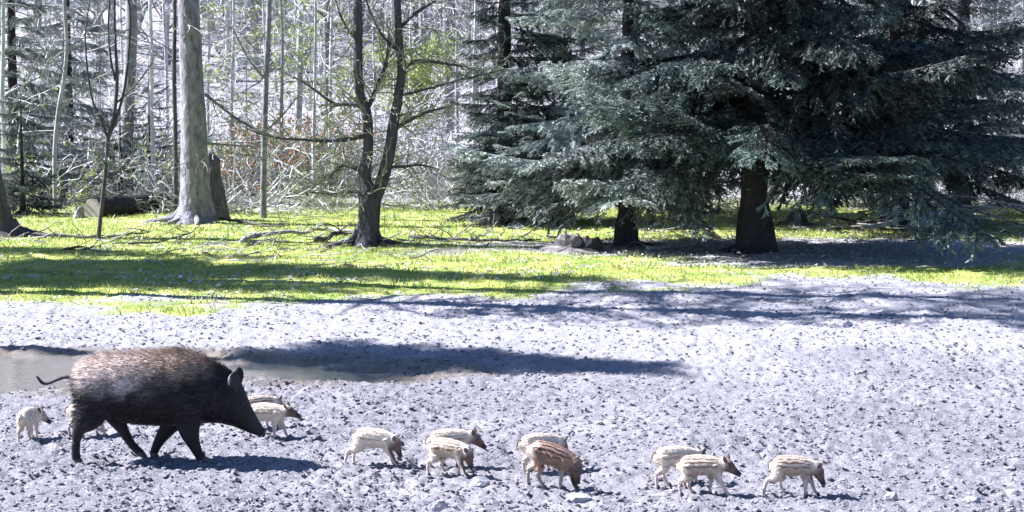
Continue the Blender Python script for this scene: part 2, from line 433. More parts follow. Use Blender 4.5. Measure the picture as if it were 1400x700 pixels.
# ------------------------------------------------------------------ branches
def grow(segs, R, p, d, L, r, lvl, maxl, step=.35, wig=.16, trop=.05, nchild=1.0, ang=(35, 65), tips=None, start=.15, rend=.2):
    n = max(3, int(L/step)); sl = L/n
    px_, py_, pz_ = p; dx, dy, dz = d
    for i in range(n):
        dx += R.gauss(0, wig); dy += R.gauss(0, wig); dz += R.gauss(0, wig)+trop
        q = math.sqrt(dx*dx+dy*dy+dz*dz); dx /= q; dy /= q; dz /= q
        f0 = i/n; f1 = (i+1)/n
        ra = r*(1-(1-rend)*f0); rb = r*(1-(1-rend)*f1)
        nx_, ny_, nz_ = px_+dx*sl, py_+dy*sl, pz_+dz*sl
        segs.append((px_, py_, pz_, nx_, ny_, nz_, ra, rb))
        px_, py_, pz_ = nx_, ny_, nz_
        if lvl < maxl and f1 > start:
            k = nchild if R.random() < nchild % 1 or nchild >= 1 else 0
            for _ in range(int(round(nchild)) if nchild >= 1 else (1 if R.random() < nchild else 0)):
                an = math.radians(R.uniform(*ang)); D = Vector((dx, dy, dz))
                ax = D.orthogonal().normalized(); ax.rotate(Quaternion(D, R.uniform(0, 2*PI)))
                c = D.copy(); c.rotate(Quaternion(ax, an))
                grow(segs, R, (px_, py_, pz_), tuple(c), L*R.uniform(.3, .55)*(1-.45*f1), rb*R.uniform(.45, .65), lvl+1, maxl, step*.8, wig*1.15, trop, nchild, ang, tips, .1, rend)
    if tips is not None: tips.append((px_, py_, pz_))

def leaves_np(mb, pts, R, n, size, spread, m):
    P = np.array(pts); k = np.random.RandomState(R.randint(0, 9999))
    idx = k.randint(0, len(P), n); c = P[idx]+k.normal(0, spread, (n, 3))
    a1 = k.normal(0, 1, (n, 3)); a1 /= np.linalg.norm(a1, axis=1, keepdims=True)
    a2 = np.cross(a1, k.normal(0, 1, (n, 3))); a2 /= np.linalg.norm(a2, axis=1, keepdims=True)+1e-6
    s = size*(.6+.8*k.rand(n, 1))
    V = np.stack([c-a1*s, c+a2*s*.5, c+a1*s, c-a2*s*.5], 1).reshape(-1, 3)
    b_ = np.arange(n)[:, None]*4
    T = np.concatenate([b_+np.array([[0, 1, 2]]), b_+np.array([[0, 2, 3]])])
    mb.add(V, T, m)

# bare woodland trees: prototypes of trunk and crown meshes
def bare_proto(seed, H, r0, first, maxl, nchild, mt, lean=.02, leaves=0, leafmat=None, limbL=.28):
    R = random.Random(seed)
    tb = MB(); pts = []; rad = []; x_ = y_ = 0.0
    n = 14
    for i in range(n+1):
        t = i/n; pts.append((x_, y_, H*t-.15)); rad.append(r0*(1-.8*t)*(1+.6*math.exp(-t*H/.35)))
        x_ += R.gauss(0, lean)*H/10; y_ += R.gauss(0, lean)*H/10
    tube(tb, pts, rad, 7, 0, .05, R)
    segs = []; tips = []
    nl = int(H*2.4)
    for i in range(nl):
        t = first+(1-first)*(i+R.random())/nl
        k = min(int(t*n), n-1); f = t*n-k
        p = tuple(pts[k][j]*(1-f)+pts[k+1][j]*f for j in range(3)); an = R.uniform(0, 2*PI)
        up = R.uniform(.15, .9)
        d = Vector((math.cos(an), math.sin(an), up)).normalized()
        grow(segs, R, p, tuple(d), H*limbL*R.uniform(.5, 1.1)*(1.1-t*.6), max(.014, rad[k]*.36), 0, maxl, .34, .24, .02, nchild, tips=tips)
    cb = MB(); segs_np(cb, segs, 0, .009)
    if leaves: leaves_np(cb, tips, R, leaves, .05, .12, 1)
    return tb.mesh('tree_trunk', [mt], True), cb.mesh('tree_crown', [mt] + ([leafmat] if leafmat else [])), len(segs)

M_W = [M_TWIG, M_TWIG2]
PROTO = []
specs = [  # seed, H, r0, first limb, levels, childprob, mat, leaves
    (1, 14, .075, .06, 1, .75, M_TWIG), (2, 12, .05, .05, 2, .6, M_TWIG), (3, 16, .13, .12, 1, .85, M_TWIG2),
    (4, 10, .05, .04, 2, .5, M_TWIG2), (5, 18, .17, .18, 1, .9, M_TWIG2), (6, 11, .06, .05, 2, .55, M_TWIG)]
for s in specs: PROTO.append(bare_proto(*s))
PROTO.append(bare_proto(7, 9, .05, .05, 2, .5, M_TWIG2, leaves=2200, leafmat=M_LEAF))

def place_tree(k, x, y, s, rz, label, group, name='bare_tree'):
    t = thing(name, label, 'tree', (x, y, G(x, y)-.05), rz, group, s)
    ob('trunk', PROTO[k][0], t); ob('crown', PROTO[k][1], t)
    return t

R = random.Random(42)
def sector(px):
    return ('left of the beech' if px < 245 else 'between beech and forked tree' if px < 490 else 'between forked tree and spruces' if px < 680 else 'behind the spruces')
placed = []
tries = 0
while len(placed) < 92 and tries < 5000:
    tries += 1
    y = 50+46*R.random()**1.15; x = R.uniform(-.30, .30)*y
    px = 700+x/y*F
    if px > 660 and R.random() < .62: continue
    if y < 58 and 470 < px < 640: continue
    if any((x-q[0])**2+(y-q[1])**2 < 1.3 for q in placed): continue
    placed.append((x, y))
    k = R.choice([0, 1, 1, 1, 2, 3, 3, 3, 4, 5, 5, 5, 6, 6])
    sec = sector(px); dep = 'at the front of the wood' if y < 60 else 'in the middle of the wood' if y < 76 else 'deep in the wood'
    kind = ('stouter' if k in (2, 4) else 'slender') + (' pale' if k in (0, 1, 5) else ' green budding' if k == 6 else ' grey')
    place_tree(k, x, y, R.uniform(.75, 1.25), R.uniform(0, 2*PI), f'{kind} {"" if k == 6 else "bare "}tree {dep} {sec}', f'{kind} trees {dep} {sec}')

# the wood on the far slope reads as one mass
fm = MB(); k = np.random.RandomState(8)
lowp = []
for sd_ in (21, 22, 23):
    Rr = random.Random(sd_); sg = []
    p = (0, 0, 0)
    grow(sg, Rr, p, (0, 0, 1), 15, .14, 0, 2, .7, .05, .01, .95, (30, 65), None, .05)
    lowp.append(np.array(sg))
N = 300
for i in range(N):
    y = 92+90*k.rand(); x = (k.rand()*2-1)*(.29*y); z = G(x, y)-.2
    A = lowp[i % 3].copy(); s = .7+.7*k.rand(); an = k.rand()*6.28; c, s_ = math.cos(an), math.sin(an)
    for o_ in (0, 3):
        u = A[:, o_].copy(); w_ = A[:, o_+1].copy()
        A[:, o_] = (u*c-w_*s_)*s+x; A[:, o_+1] = (u*s_+w_*c)*s+y; A[:, o_+2] = A[:, o_+2]*s+z
    A[:, 6:8] *= s
    segs_np(fm, A, i % 2, .02)
ob('far_wood', fm.mesh('far_wood', [M_TWIG, M_TWIG2]), kind='stuff', label='mass of bare trees on the far slope')

# ------------------------------------------------------------------ undergrowth at the edge of the wood
def shrub_proto(seed, n, h, spread, m, leaves=0, lm=None):
    R = random.Random(seed); segs = []; tips = []
    for i in range(n):
        an = R.uniform(0, 2*PI); rr = R.random()*spread*.4
        up = R.uniform(.4, 1.8)
        d = Vector((math.cos(an), math.sin(an), up)).normalized()
        grow(segs, R, (math.cos(an)*rr, math.sin(an)*rr, -.05), tuple(d), h*R.uniform(.6, 1.3), R.uniform(.008, .016), 0, 2, .18, .22, -.05, .45, (25, 70), tips)
    b_ = MB(); segs_np(b_, segs, 0, .006)
    if leaves: leaves_np(b_, tips, R, leaves, .04, .1, 1)
    return b_.mesh('shrub', [m] + ([lm] if lm else []))
SHR = [shrub_proto(31, 22, 1.3, 1.2, M_TWIG), shrub_proto(32, 26, 1.0, 1.6, M_TWIG2), shrub_proto(33, 20, 1.7, 1.0, M_TWIG)]
SHR_R = shrub_proto(34, 22, 1.4, 1.3, M_TWIG2, 2600, M_BRLEAF)
SHR_G = shrub_proto(35, 20, 1.3, 1.2, M_TWIG2, 700, M_LEAF)
R = random.Random(5)
for i in range(110):
    y = R.uniform(46.5, 64); px = R.uniform(-40, 1440)
    if px > 640 and R.random() < .35: continue
    x = (px-700)/F*y
    kind = ('arching pale', 'spreading grey', 'upright pale')[i % 3]; dep = 'at the wood edge' if y < 52 else 'inside the wood' if y < 58 else 'far inside the wood'
    o = ob('shrub', SHR[i % 3], None, (x, y, G(x, y)), label=f'{kind} bare shrub {dep} {sector(px)}', category='shrub', group=f'{kind} bare shrubs {dep} {sector(px)}')
    o.rotation_euler = (0, 0, R.uniform(0, 6.28)); q = R.uniform(.7, 1.5)*(1.5 if y > 54 else 1); o.scale = (q, q, q)
for px, y, wh in ((375, 54, 'leftmost'), (405, 56, 'middle'), (436, 58, 'rightmost')):
    x = (px-700)/F*y
    o = ob('shrub', SHR_R, None, (x, y, G(x, y)), label=f'{wh} russet leaved shrub left of the forked tree', category='shrub', group='russet leaved shrubs')
    o.rotation_euler = (0, 0, R.uniform(0, 6.28)); o.scale = (1.3,)*3
for px, y, wh in ((255, 60, 'beside the beech on its left'), (312, 57, 'just right of the beech'), (430, 54, 'left of the forked tree'), (470, 58, 'directly behind the forked tree'), (640, 53, 'at the left skirt of the spruces'), (40, 50, 'near the left edge'), (180, 53, 'behind the fallen log')):
    x = (px-700)/F*y
    o = ob('shrub', SHR_G, None, (x, y, G(x, y)), label=f'green budding shrub {wh}', category='shrub'); o.rotation_euler = (0, 0, px); o.scale = (1.5,)*3
p = at(568, 215, 66)
t = thing('leafy_sapling', 'yellow green leafing sapling right of the forked tree', 'tree', (p.x, 66, G(p.x, 66)), .4)
sb = MB(); Rr = random.Random(77); sg = []; tp = []
for i in range(7): grow(sg, Rr, (0, 0, 0), (Rr.uniform(-.25, .25), Rr.uniform(-.25, .25), 1), 3.8, .03, 0, 2, .3, .12, .03, .6, (25, 55), tp)
allp = [s[3:6] for s in sg if s[5] > .9]
lb = MB(); leaves_np(lb, allp, Rr, 5200, .06, .14, 0); segs_np(sb, sg, 0, .006)
ob('trunk', sb.mesh('sapling_stems', [M_TWIG2]), t); ob('crown', lb.mesh('sapling_leaves', [M_LEAF]), t)

# ------------------------------------------------------------------ spruces: boughs are parts that share their meshes
def bough_proto(seed, L, nm, droop, lift):
    R = random.Random(seed); segs = []; tw = []
    def axis(t): return Vector((L*t, 0, L*(-droop*t + lift*t*t)))
    n = 12
    side_amp = R.uniform(-.08, .08)
    pts = [axis(i/n)+Vector((0, side_amp*math.sin(i/n*3)*L, 0)) for i in range(n+1)]
    for i in range(n): segs.append((*pts[i], *pts[i+1], .022*(1-.8*i/n)*L/2.4, .022*(1-.8*(i+1)/n)*L/2.4))
    ns = int(L/.085)
    for i in range(ns):
        t = .12+.88*(i+R.random()*.6)/ns
        kk = min(int(t*n), n-1); f = t*n-kk; p = pts[kk].lerp(pts[kk+1], min(f, 1)); tan = (pts[kk+1]-pts[kk]).normalized()
        for sgn in (-1, 1):
            if R.random() < .12: continue
            sl = L*.36*min(1, (1-t)*1.1+.16)*min(1, t*3+.25)*R.uniform(.7, 1.2)
            ang = math.radians(R.uniform(45, 65))
            d = (tan*math.cos(ang)+Vector((0, sgn, R.uniform(-.25, .1)))*math.sin(ang)).normalized()
            m_ = max(2, int(sl/.07)); q = p.copy()
            for j in range(m_):
                d = (d+Vector((0, 0, -.075))+Vector((R.gauss(0, .05), R.gauss(0, .05), R.gauss(0, .04)))).normalized()
                q2 = q+d*(sl/m_); segs.append((*q, *q2, .006, .005)); tw.append((*q, *q2))
                sv = d.cross(Vector((0, 0, 1))).normalized()
                for s2 in (-1, 1):
                    if R.random() < .25: continue
                    l2 = R.uniform(.06, .16)*(1-.4*j/m_)
                    d2 = (d*.75+sv*s2*R.uniform(.4, .9)+Vector((0, 0, R.uniform(-1.1, .10)))).normalized()
                    tw.append((*q2, *(q2+d2*l2)))
                q = q2
    b_ = MB(); segs_np(b_, segs, 0, .004)
    A = np.array(tw); p0 = A[:, :3]; p1 = A[:, 3:]; d = p1-p0; ln = np.linalg.norm(d, axis=1, keepdims=True)+1e-9; d = d/ln
    sv = np.cross(d, [0, 0, 1.]); sv /= np.linalg.norm(sv, axis=1, keepdims=True)+1e-6; uv = np.cross(sv, d)
    k = np.random.RandomState(seed)
    VV = []
    for j in range(nm):
        f = (j+k.rand(len(A), 1)*.8)/nm
        p = p0+(p1-p0)*f; sg = np.where(k.rand(len(A), 1) < .5, -1, 1)
        nd = d*.75+sv*sg*(.35+.6*k.rand(len(A), 1))+uv*(k.rand(len(A), 1)*.8-.35); nd /= np.linalg.norm(nd, axis=1, keepdims=True)
        l = .034+.028*k.rand(len(A), 1); w = .0085+.005*k.rand(len(A), 1)
        wv_ = np.cross(nd, k.normal(0, 1, (len(A), 3))); wv_ /= np.linalg.norm(wv_, axis=1, keepdims=True)+1e-6
        VV.append(np.stack([p-wv_*w, p+wv_*w, p+nd*l], 1))
    VV = np.concatenate(VV).reshape(-1, 3)
    b_.add(VV, np.arange(len(VV)).reshape(-1, 3), 1)
    return b_
BP = [bough_proto(101, 2.4, 7, .18, .14), bough_proto(102, 2.4, 7, .34, .20), bough_proto(103, 2.4, 7, .10, .02), bough_proto(104, 2.4, 7, .46, .36), bough_proto(105, 2.4, 6, .26, .30), bough_proto(106, 2.4, 7, .22, -.05)]
BOUGH = [b_.mesh('bough', [M_SPRBARK, M_NEEDLE]) for b_ in BP]
BOUGHD = []
for sd_, dr, lf in ((111, .22, .1), (112, .35, .2), (113, .12, .1)):
    db = bough_proto(sd_, 2.4, 1, dr, lf); BOUGHD.append(mesh_np('dead_bough', np.concatenate(db.V), np.concatenate(db.T), None, [M_TWIG, M_NEEDLE2], np.concatenate(db.M)))
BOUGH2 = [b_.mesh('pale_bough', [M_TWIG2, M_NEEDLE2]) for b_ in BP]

def spruce(label, x, y, H, r0, low, rad, n, seed, group=None, pale=False, lean=0.0, name='spruce_tree', skew=(0, 0), ex=1.35, dead=False):
    R = random.Random(seed); z0 = G(x, y)
    t = thing(name, label, 'tree', (x, y, z0-.05), 0, group)
    tb = MB(); m = 22
    pts = [(lean*(H*i/m)**1.0, 0, H*(i/m)**1.35) for i in range(m+1)]
    rr = [r0*(1-.95*(i/m)**1.35)*(1+.22*math.exp(-(H*(i/m)**1.35)/.25)) for i in range(m+1)]
    lobes = [R.uniform(0, 6.28) for _ in range(5)]
    def flare(i, an): return 1+(.22*sum(max(0, math.cos(an-l))**8 for l in lobes) if i < 3 else 0)
    tube(tb, pts, rr, 14, 0, .05, R, flare)
    if z0 < 1 and r0 > .16:
        for l in lobes:
            rb = MB(); Lr = R.uniform(.3, .7); c_, s_ = math.cos(l), math.sin(l); q = r0*1.15
            P = [(c_*q*.8, s_*q*.8, .24), (c_*q*1.2, s_*q*1.2, .10), (c_*(q+Lr*.5), s_*(q+Lr*.5), .05), (c_*(q+Lr), s_*(q+Lr), -.03)]
            pp, r2 = interp_path(P, [r0*.30, r0*.28, r0*.18, .02], 3); tube(rb, pp, [float(v[0]) for v in r2], 7, 0, .1, R)
            ob('root', rb.mesh('root', [M_SPRBARK], True), t)
    ob('trunk', tb.mesh('spruce_trunk', [M_SPRBARK], True), t)
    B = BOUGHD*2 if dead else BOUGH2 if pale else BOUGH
    an = R.uniform(0, 6)
    for i in range(n):
        f = (i+R.random()*.9)/n; hz = low+(H-low-.3)*f**ex
        an += 2.4+R.gauss(0, .35)
        Lb = rad*(1-((hz-low)/(H-low)))**.8*R.uniform(.72, 1.15)
        Lb *= 1+skew[0]*math.cos(an-skew[1])
        o = ob('bough', B[R.choice((0, 2, 4, 5)) if f < .25 else R.randrange(6)], t, (lean*hz, 0, hz))
        s = max(.25, Lb/2.4)
        o.scale = (s, s*R.uniform(.75, 1.1)*(1.35 if H > 10 and ex < 1.2 else 1), s*R.uniform(.7, 1.2))
        o.rotation_euler = (R.gauss(0, .14), R.uniform(-.18, .22)-.25*((hz-low)/(H-low)), an)
    return t
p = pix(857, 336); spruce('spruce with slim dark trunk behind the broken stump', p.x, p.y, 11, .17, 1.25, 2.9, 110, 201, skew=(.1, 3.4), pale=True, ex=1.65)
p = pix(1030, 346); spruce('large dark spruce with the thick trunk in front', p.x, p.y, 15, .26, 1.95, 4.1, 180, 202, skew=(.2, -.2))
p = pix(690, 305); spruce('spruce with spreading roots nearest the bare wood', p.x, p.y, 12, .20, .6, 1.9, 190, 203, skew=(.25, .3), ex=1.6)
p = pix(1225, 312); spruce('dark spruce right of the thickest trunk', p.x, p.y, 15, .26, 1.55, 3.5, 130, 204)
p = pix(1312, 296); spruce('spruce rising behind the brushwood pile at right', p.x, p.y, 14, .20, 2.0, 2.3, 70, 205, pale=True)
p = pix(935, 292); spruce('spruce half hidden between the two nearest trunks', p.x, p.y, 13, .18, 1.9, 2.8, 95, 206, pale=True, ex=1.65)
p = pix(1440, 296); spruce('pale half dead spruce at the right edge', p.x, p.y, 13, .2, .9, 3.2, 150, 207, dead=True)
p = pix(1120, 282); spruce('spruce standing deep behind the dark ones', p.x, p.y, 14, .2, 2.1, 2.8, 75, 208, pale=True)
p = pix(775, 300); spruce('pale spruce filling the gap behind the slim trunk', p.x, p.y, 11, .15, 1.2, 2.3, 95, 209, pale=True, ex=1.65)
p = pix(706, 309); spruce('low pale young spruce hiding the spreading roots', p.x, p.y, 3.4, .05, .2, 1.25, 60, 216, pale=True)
# left side, pale and further back
for (px, Yd, H, rad_, n_, sd_, lab) in ((20, 52, 11, 2.3, 110, 211, 'pale spruce reaching in at the far left edge'), (95, 58, 12, 2.3, 110, 212, 'pale spruce behind the thin left stem'),
                                   (165, 49, 2.6, .9, 46, 213, 'small dark young spruce behind the sapling'), (205, 55, 3.4, 1.1, 50, 214, 'young spruce left of the beech trunk'),
                                   (30, 46, 3.0, 1.2, 50, 215, 'low bushy young spruce above the left edge trunk foot')):
    x = (px-700)/F*Yd
    spruce(lab, x, Yd, H, .04+H*.011, .25, rad_, n_, sd_, pale=(H > 5))
# trees beyond the left edge of the picture that throw the shade bands on the clearing
for i, (x, y, H, rad_, n_, lo, lab) in enumerate(((-12.0, 24.05, 12.9, 1.5, 150, 9.4, 'spruce beyond the left edge whose shade crosses the pond bank'), (-13.0, 33.9, 13.6, 2.3, 210, 5.2, 'spruce beyond the left edge whose shade lies along the near grass'),
       (-14.2, 37.0, 9.8, 1.7, 110, 3.0, 'low spruce beyond the left edge shading the grass by the sapling'), (-13.4, 31.6, 10.6, 1.8, 140, 4.0, 'spruce beyond the left edge shading the left rim of the grass'))):
    spruce(lab, x, y, H, .2, lo, rad_, n_, 230+i, None, ex=1.0)

# ------------------------------------------------------------------ the individual trees
def path_trunk(pix_pts, Yd, widths, sides=12, m=None, extra_up=None, seed=0, flare=0.0, lobes=()):
    """pix_pts down to up at distance Yd; returns local points"""
    ppm = F/Yd
    P = [at(px, py, Yd) for px, py in pix_pts]
    return P, [w/2/ppm for w in widths]

def key_tree(name, label, stems, Yd, m, seed, limbs=(), crown=None, base=None, lobes=0, twigs=1, twm=None, cat='tree', twiggy=0):
    paths = []
    R = random.Random(seed)
    b0 = at(*stems[0][0][0][:2], Yd); gx, gy = b0.x, Yd
    t = thing(name, label, cat, (gx, gy, G(gx, gy)))
    O = Vector((gx, gy, G(gx, gy)))
    tb = MB()
    la = [R.uniform(0, 6.28) for _ in range(lobes)]; rad0 = stems[0][0][2][2]/2/F*Yd
    for si, (pts, ext) in enumerate(stems):
        P = []; rr = []
        for (px, py, w) in pts:
            q = at(px, py, Yd)-O; P.append(q); rr.append(w/2/F*Yd)
        if si == 0: P[0].z = -.08
        if ext:
            d = (P[-1]-P[-2]).normalized(); P.append(P[-1]+d*ext*.5+Vector((R.gauss(0, .1), R.gauss(0, .2), 0))); rr.append(rr[-1]*.7)
            P.append(P[-1]+Vector((d.x*.5, R.gauss(0, .1), 1)).normalized()*ext*.5); rr.append(rr[-1]*.25)
        pp, r2 = interp_path([tuple(v) for v in P], rr, 5)
        paths.append(pp)
        fl = (lambda i, an: 1+.4*math.exp(-max(0, pp[i][2])/.22)*sum(max(0, math.cos(an-l))**12 for l in la)) if (lobes and si == 0) else None
        tube(tb, pp, [float(v[0]) for v in r2], 14 if lobes else 10, 0, .035, R, fl)
    ob('trunk', tb.mesh(name+'_trunk', [m], True), t)
    if twiggy:
        sg = []
        for _ in range(twiggy):
            pp = R.choice(paths); i = R.randrange(len(pp)//4, len(pp)); an = R.uniform(0, 6.28)
            grow(sg, R, tuple(pp[i]), tuple(Vector((math.cos(an), math.sin(an), R.uniform(-.1, .7))).normalized()), R.uniform(.5, 1.7), .016, 0, 2, .14, .24, .0, .5)
        kb = MB(); segs_np(kb, sg, 0, .006); ob('twigs', kb.mesh('twigs', [twm or M_TWIG2]), t, kind='stuff')
    if lobes:
        for l in la:
            rb = MB(); r0_ = rad0*1.0; Lr = R.uniform(.5, 1.0)*(1.2 if rad0 > .3 else .8); c_, s_ = math.cos(l), math.sin(l); bend = R.uniform(-.3, .3)
            P = [(c_*r0_*.75, s_*r0_*.75, .30), (c_*r0_*1.25, s_*r0_*1.25, .12), (c_*(r0_*1.4+Lr*.35)-s_*bend*.2, s_*(r0_*1.4+Lr*.35)+c_*bend*.2, .045), (c_*(r0_+Lr)-s_*bend, s_*(r0_+Lr)+c_*bend, -.03)]
            pp, r2 = interp_path(P, [r0_*.30, r0_*.26, r0_*.15, .02], 4); tube(rb, pp, [float(v[0]) for v in r2], 8, 0, .08, R)
            ob('root', rb.mesh('root', [m], True), t)
    for pts in limbs:
        lb = MB(); P = [at(px, py, Yd)-O for px, py, w in pts]; dy = R.uniform(-.5, .5)
        for i, v_ in enumerate(P): v_.y += dy*i/len(P)
        pp, r2 = interp_path([tuple(v) for v in P], [w/2/F*Yd for _, _, w in pts], 5)
        tube(lb, pp, [float(v[0]) for v in r2], 6, 0, .06, R)
        sg = []
        if twigs:
            for i in range(2, len(pp)):
                for _ in range(2):
                    if R.random() < .75:
                        d = Vector(pp[i]-pp[i-1]).normalized(); ax = d.orthogonal(); ax.rotate(Quaternion(d, R.uniform(0, 6.28)))
                        d.rotate(Quaternion(ax, math.radians(R.uniform(25, 65))))
                        grow(sg, R, tuple(pp[i]), tuple(d), R.uniform(.3, .9), float(r2[i][0])*.5, 0, 2, .12, .2, .02, .5)
            if sg: segs_np(lb, sg, 1, .005)
        ob('branch', lb.mesh('branch', [m, twm or M_TWIG2]), t)
    if crown:
        sg = []
        z_lo, z_hi, n_, Lc, xo = crown
        for i in range(n_):
            z = R.uniform(z_lo, z_hi); an = R.uniform(0, 6.28)
            grow(sg, R, (xo*z, R.uniform(-.15, .15), z), tuple(Vector((math.cos(an), math.sin(an), R.uniform(.2, 1))).normalized()), Lc*R.uniform(.6, 1.2), .05, 0, 3, .5, .15, .05, .6)
        cb = MB(); segs_np(cb, sg, 0, .008)
        ob('crown', cb.mesh(name+'_crown', [twm or M_TWIG2]), t)
    return t

Yb = pix(265, 304).y
key_tree('beech_tree', 'thick grey beech trunk with its left edge brightly sunlit', [([(265, 308, 60), (266, 296, 46), (267, 270, 43), (266, 220, 38), (264, 150, 34), (260, 60, 31), (257, 0, 29)], 11)], Yb, M_BEECH, 301, twiggy=14,
         limbs=[[(280, 128, 5), (300, 145, 4), (335, 170, 3.5), (372, 186, 3)], [(278, 195, 4), (310, 198, 3), (345, 200, 2)]], crown=(9, 16, 22, 3.6, .0), lobes=6)
sg_ = pix(292, 301)
# the broken snag behind the beech
M_SNAG = mat('snag_bark', (.055, .05, .058), (.15, .14, .155), 12, .9, 1.0, 16, stretch=(1, 1, .3))
mb = MB(); Rr = random.Random(9)
tube(mb, [(0, 0, -.1), (.02, 0, .15), (0, 0, .6), (-.03, 0, .95), (-.03, 0, 1.15), (-.06, 0, 1.3), (-.09, 0, 1.42), (-.11, 0, 1.5)], [.40, .30, .24, .22, .20, .19, .16, .13], 12, 0, .14, Rr, lambda i, an: 1+.3*max(0, math.cos(an-1))**4)
o = ob('tree_stump', mb.mesh('snag', [M_SNAG], True), None, (sg_.x-.03, sg_.y+.25, G(sg_.x, sg_.y)), label='tall broken snag close behind the thick beech trunk', category='tree stump')

Yf = pix(502, 334).y
key_tree('forked_tree', 'dark forked tree with two stems rising from the grass', [
    ([(501, 336, 44), (502, 328, 36), (504, 310, 31), (505, 290, 30), (505, 272, 31), (500, 250, 19), (499, 233, 17), (503, 205, 14), (503, 172, 14), (500, 150, 14), (491, 120, 13), (489, 60, 13), (489, 0, 12)], 9),
    ([(508, 280, 18), (517, 262, 18), (526, 235, 17), (533, 204, 16), (538, 170, 15), (545, 130, 13), (549, 97, 12), (545, 50, 11), (543, 0, 10)], 8)], Yf, M_DARKBARK, 302,
    limbs=[[(500, 186, 6), (470, 191, 6), (440, 192, 5), (405, 190, 4), (372, 187, 3), (340, 176, 2)], [(498, 236, 7), (480, 228, 6), (465, 227, 6), (450, 240, 5), (436, 248, 4), (420, 262, 2)],
           [(503, 150, 5), (480, 143, 5), (455, 141, 4), (425, 120, 3), (400, 105, 2)], [(540, 175, 6), (560, 165, 5), (580, 155, 4), (610, 146, 2.5)],
           [(548, 100, 6), (560, 88, 5), (575, 83, 5), (610, 87, 4), (642, 92, 3)], [(546, 70, 5), (535, 62, 5), (520, 45, 4), (508, 20, 3), (500, 0, 3)],
           [(504, 146, 7), (515, 120, 7), (525, 95, 6), (530, 75, 5), (532, 40, 3)], [(530, 228, 5), (552, 228, 4), (576, 226, 3), (600, 232, 2)], [(545, 40, 6), (565, 20, 5), (595, 0, 4)],
           [(489, 55, 5), (476, 40, 4), (466, 20, 3), (460, 0, 2)], [(538, 130, 4), (560, 128, 3.5), (620, 112, 3), (690, 95, 2)], [(502, 262, 4), (480, 262, 3), (455, 264, 2.5), (425, 262, 2)]],
    crown=(5, 12, 30, 3.6, .0), lobes=6, twiggy=70, twm=M_TWIGY)
Ye = pix(5, 322).y
key_tree('edge_tree', 'dark leaning trunk cut off by the left edge', [([(2, 324, 74), (-2, 312, 50), (-6, 290, 40), (-11, 262, 36), (-22, 200, 33), (-45, 60, 30), (-55, 0, 28)], 9)], Ye, M_DARKBARK, 303, crown=(6, 14, 26, 4.0, -.12), lobes=5)
Ys = pix(135, 329).y
key_tree('sapling', 'thin dark sapling forking upward in front of the fallen log', [
    ([(134, 330, 7), (136, 310, 6), (141, 265, 5.5), (146, 215, 5), (148, 188, 5.5), (157, 150, 5), (160, 105, 5), (158, 60, 3.5), (157, 0, 3)], 2),
    ([(150, 186, 4), (163, 150, 4), (172, 110, 3.5), (178, 40, 3), (176, 0, 2.5)], 2), ([(147, 188, 4), (138, 165, 3.5), (126, 135, 3), (119, 90, 2.5), (117, 40, 2)], 2),
    ([(158, 110, 4), (152, 85, 3), (148, 40, 2.5), (150, 0, 2)], 1.5)], Ys, M_DARKBARK, 304, twiggy=16,
    limbs=[[(150, 240, 3), (165, 235, 2.5), (185, 222, 2)], [(145, 225, 3), (130, 210, 2), (112, 205, 1.5)], [(160, 140, 3), (185, 115, 2.5), (205, 85, 2)]])
Yt = 47.5
key_tree('thin_tree', 'thin grey stem left of the dark sapling', [([(76, 290, 7), (75, 260, 6), (75, 205, 6), (80, 150, 6), (88, 105, 6), (91, 60, 5), (88, 0, 5)], 4)], Yt, M_TWIG2, 305,
         limbs=[[(80, 150, 4), (105, 130, 3), (140, 100, 2)], [(88, 100, 3), (70, 80, 2.5), (50, 60, 2)], [(76, 215, 3), (55, 205, 2)]])
Yt = pix(360, 297).y
key_tree('thin_tree', 'straight slender tree with sunlit side between beech and forked tree', [([(360, 298, 11), (360, 285, 9), (361, 200, 8), (364, 100, 8), (368, 0, 7)], 7)], Yt, M_BEECH, 306,
         limbs=[[(362, 180, 3), (385, 160, 2.5), (410, 130, 2)], [(364, 110, 3), (340, 80, 2.5), (320, 40, 2)], [(361, 215, 3), (335, 212, 2), (310, 205, 1.5)]])
key_tree('thin_tree', 'dark narrow stem hugging the beech on its left', [([(240, 292, 7), (240, 200, 6), (238, 100, 6), (239, 0, 5)], 5)], 46.5, M_DARKBARK, 307)
for px_, w, Yd, lab in ((579, 12, 72, 'grey trunk with a bright left edge right of the forked tree'), (614, 16, 74, 'thicker grey trunk with a bright edge beside the spruces')):
    key_tree('far_trunk_tree', lab, [([(px_, 232, w*1.5), (px_, 215, w), (px_-1, 100, w*.95), (px_-2, 0, w*.9)], 8)], Yd, M_BEECH, 310+px_, crown=(6, 11, 10, 3, 0))
